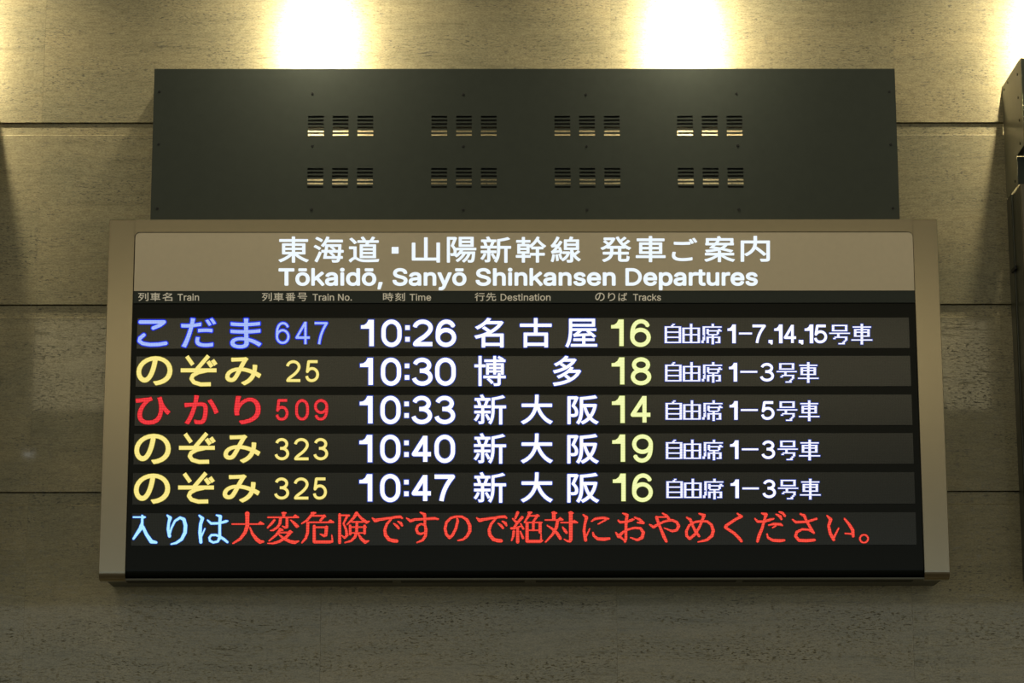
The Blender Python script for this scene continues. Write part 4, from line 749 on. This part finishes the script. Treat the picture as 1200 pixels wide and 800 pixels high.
for ch, ox, sc_, strokes in MSG:
    s = Sheet(LY); blue = ch in '入りは'
    for st in strokes:
        s.poly([(ox+x/sc_, 590+y/sc_) for x, y, w_ in st], [w_/sc_*0.90 for x, y, w_ in st], 0.75 if blue else 0.4)
    s.done('character', CM if blue else RM2, rows[5])

# header title
HY = BY+0.0008
for ch, a, b_, y0, y1 in [('東',326.3,361.8,277,307.7), ('海',367.5,402.7,277,307.6), ('道',408.6,444.4,277,307.4), ('山',482.6,515.6,278,307.5), ('陽',523.7,558.2,277.4,307.6), ('新',563,598.9,277,307.8), ('幹',604.5,640,277,307.6), ('線',645.4,680.6,277,307.6), ('発',703.8,739.6,277,306.9), ('車',745,780,276.4,307), ('ご',787.4,817,278.6,305.8), ('案',825.4,861.2,276.4,307), ('内',868,902.2,276.3,306.6)]:
    s = Sheet(HY); s.font(ch, a, b_, y0, y1, 0.5); s.done('character', [HEADLIT], header)
s = Sheet(HY); s.rect(459, 467, 289.3, 297); s.done('middle_dot', [HEADLIT], header)
def stroke_letter(strokes, w_=54):
    q = Sheet(0); v, f = [], []
    for st in strokes:
        for (ax, ay), (bx, by) in zip(st[:-1], st[1:]):
            d = math.hypot(bx-ax, by-ay); nx, ny = -(by-ay)/d*w_/2, (bx-ax)/d*w_/2; n = len(v)
            v += [(ax+nx, ay+ny), (bx+nx, by+ny), (bx-nx, by-ny), (ax-nx, ay-ny)]; f.append((n, n+1, n+2, n+3))
    v = np.array(v)/1000.0
    return v, f, [(a[i], a[(i+1) % 4]) for a in f for i in range(4)]
LET = {'D': stroke_letter([[(77, 0), (77, 513)], [(60, 486), (215, 486)] + [(215+215*math.sin(math.radians(a)), 256+230*math.cos(math.radians(a))) for a in range(10, 180, 16)] + [(215, 27), (60, 27)]]),
       'k': stroke_letter([[(72, 0), (72, 513)], [(72, 150), (325, 385)], [(165, 236), (340, 2)]])}
def word(t, x0, x1, ycap, ybase, wt):
    """one latin word fitted between x0 and x1: list of (letter, outline points, faces, edges)"""
    v = glyph(t, True)[0]; lo, hi = v.min(0), v.max(0)
    cap = glyph('T', True)[0][:, 1].max(); kz = (ybase-ycap-2*wt)/cap; kx = (x1-x0-2*wt)/(hi[0]-lo[0])
    out, x = [], 0.0
    for c in t:
        if c == ' ': x += 0.20; continue
        gv_, gf, ge = LET.get(c) or glyph(c, True)
        out.append((c, [(x0+wt+(q[0]+x-lo[0])*kx, ybase-wt-q[1]*kz) for q in gv_], gf, ge)); x += INTER[c][0]/1000
    return out
for t, a, b_ in (('Tōkaidō,', 326.4, 448.4), ('Sanyō', 460, 546.6), ('Shinkansen', 557.4, 721.4), ('Departures', 733.4, 888)):
    for c, P, f, ed in word(t, a, b_, 314.2, 334.6, 0.85):
        s = Sheet(HY); s.fat(P, f, ed, 0.85, 0); s.done('letter', [HEADLIT], header)
SY = BY+0.0018
def heading(chars, words):
    s = Sheet(SY)
    for ch, a, b_ in chars: s.font(ch, a, b_, 342.8, 352.6, 0.12)
    for t, a, b_ in words:
        for c, P, f, ed in word(t, a, b_, 344.2, 352.2, 0.15): s.fat(P, f, ed, 0.15, 0)
    s.done('heading_lettering', [INK], strip)['kind'] = 'stuff'
heading([('列',162,174), ('車',176.2,188), ('名',190.2,202)], [('Train', 208, 233.3)])
heading([('列',307,318.6), ('車',320.6,332.4), ('番',334.6,346.2), ('号',348.6,360)], [('Train No.', 366.3, 412.4)])
heading([('時',448.8,461), ('刻',463,474.6)], [('Time', 480, 505.2)])
heading([('行',556.2,568), ('先',569.6,581.4)], [('Destination', 586.8, 645.2)])
heading([('の',697.5,708.6), ('り',712.4,721), ('ば',724.6,735)], [('Tracks', 741.8, 774.6)])
reparent(board)
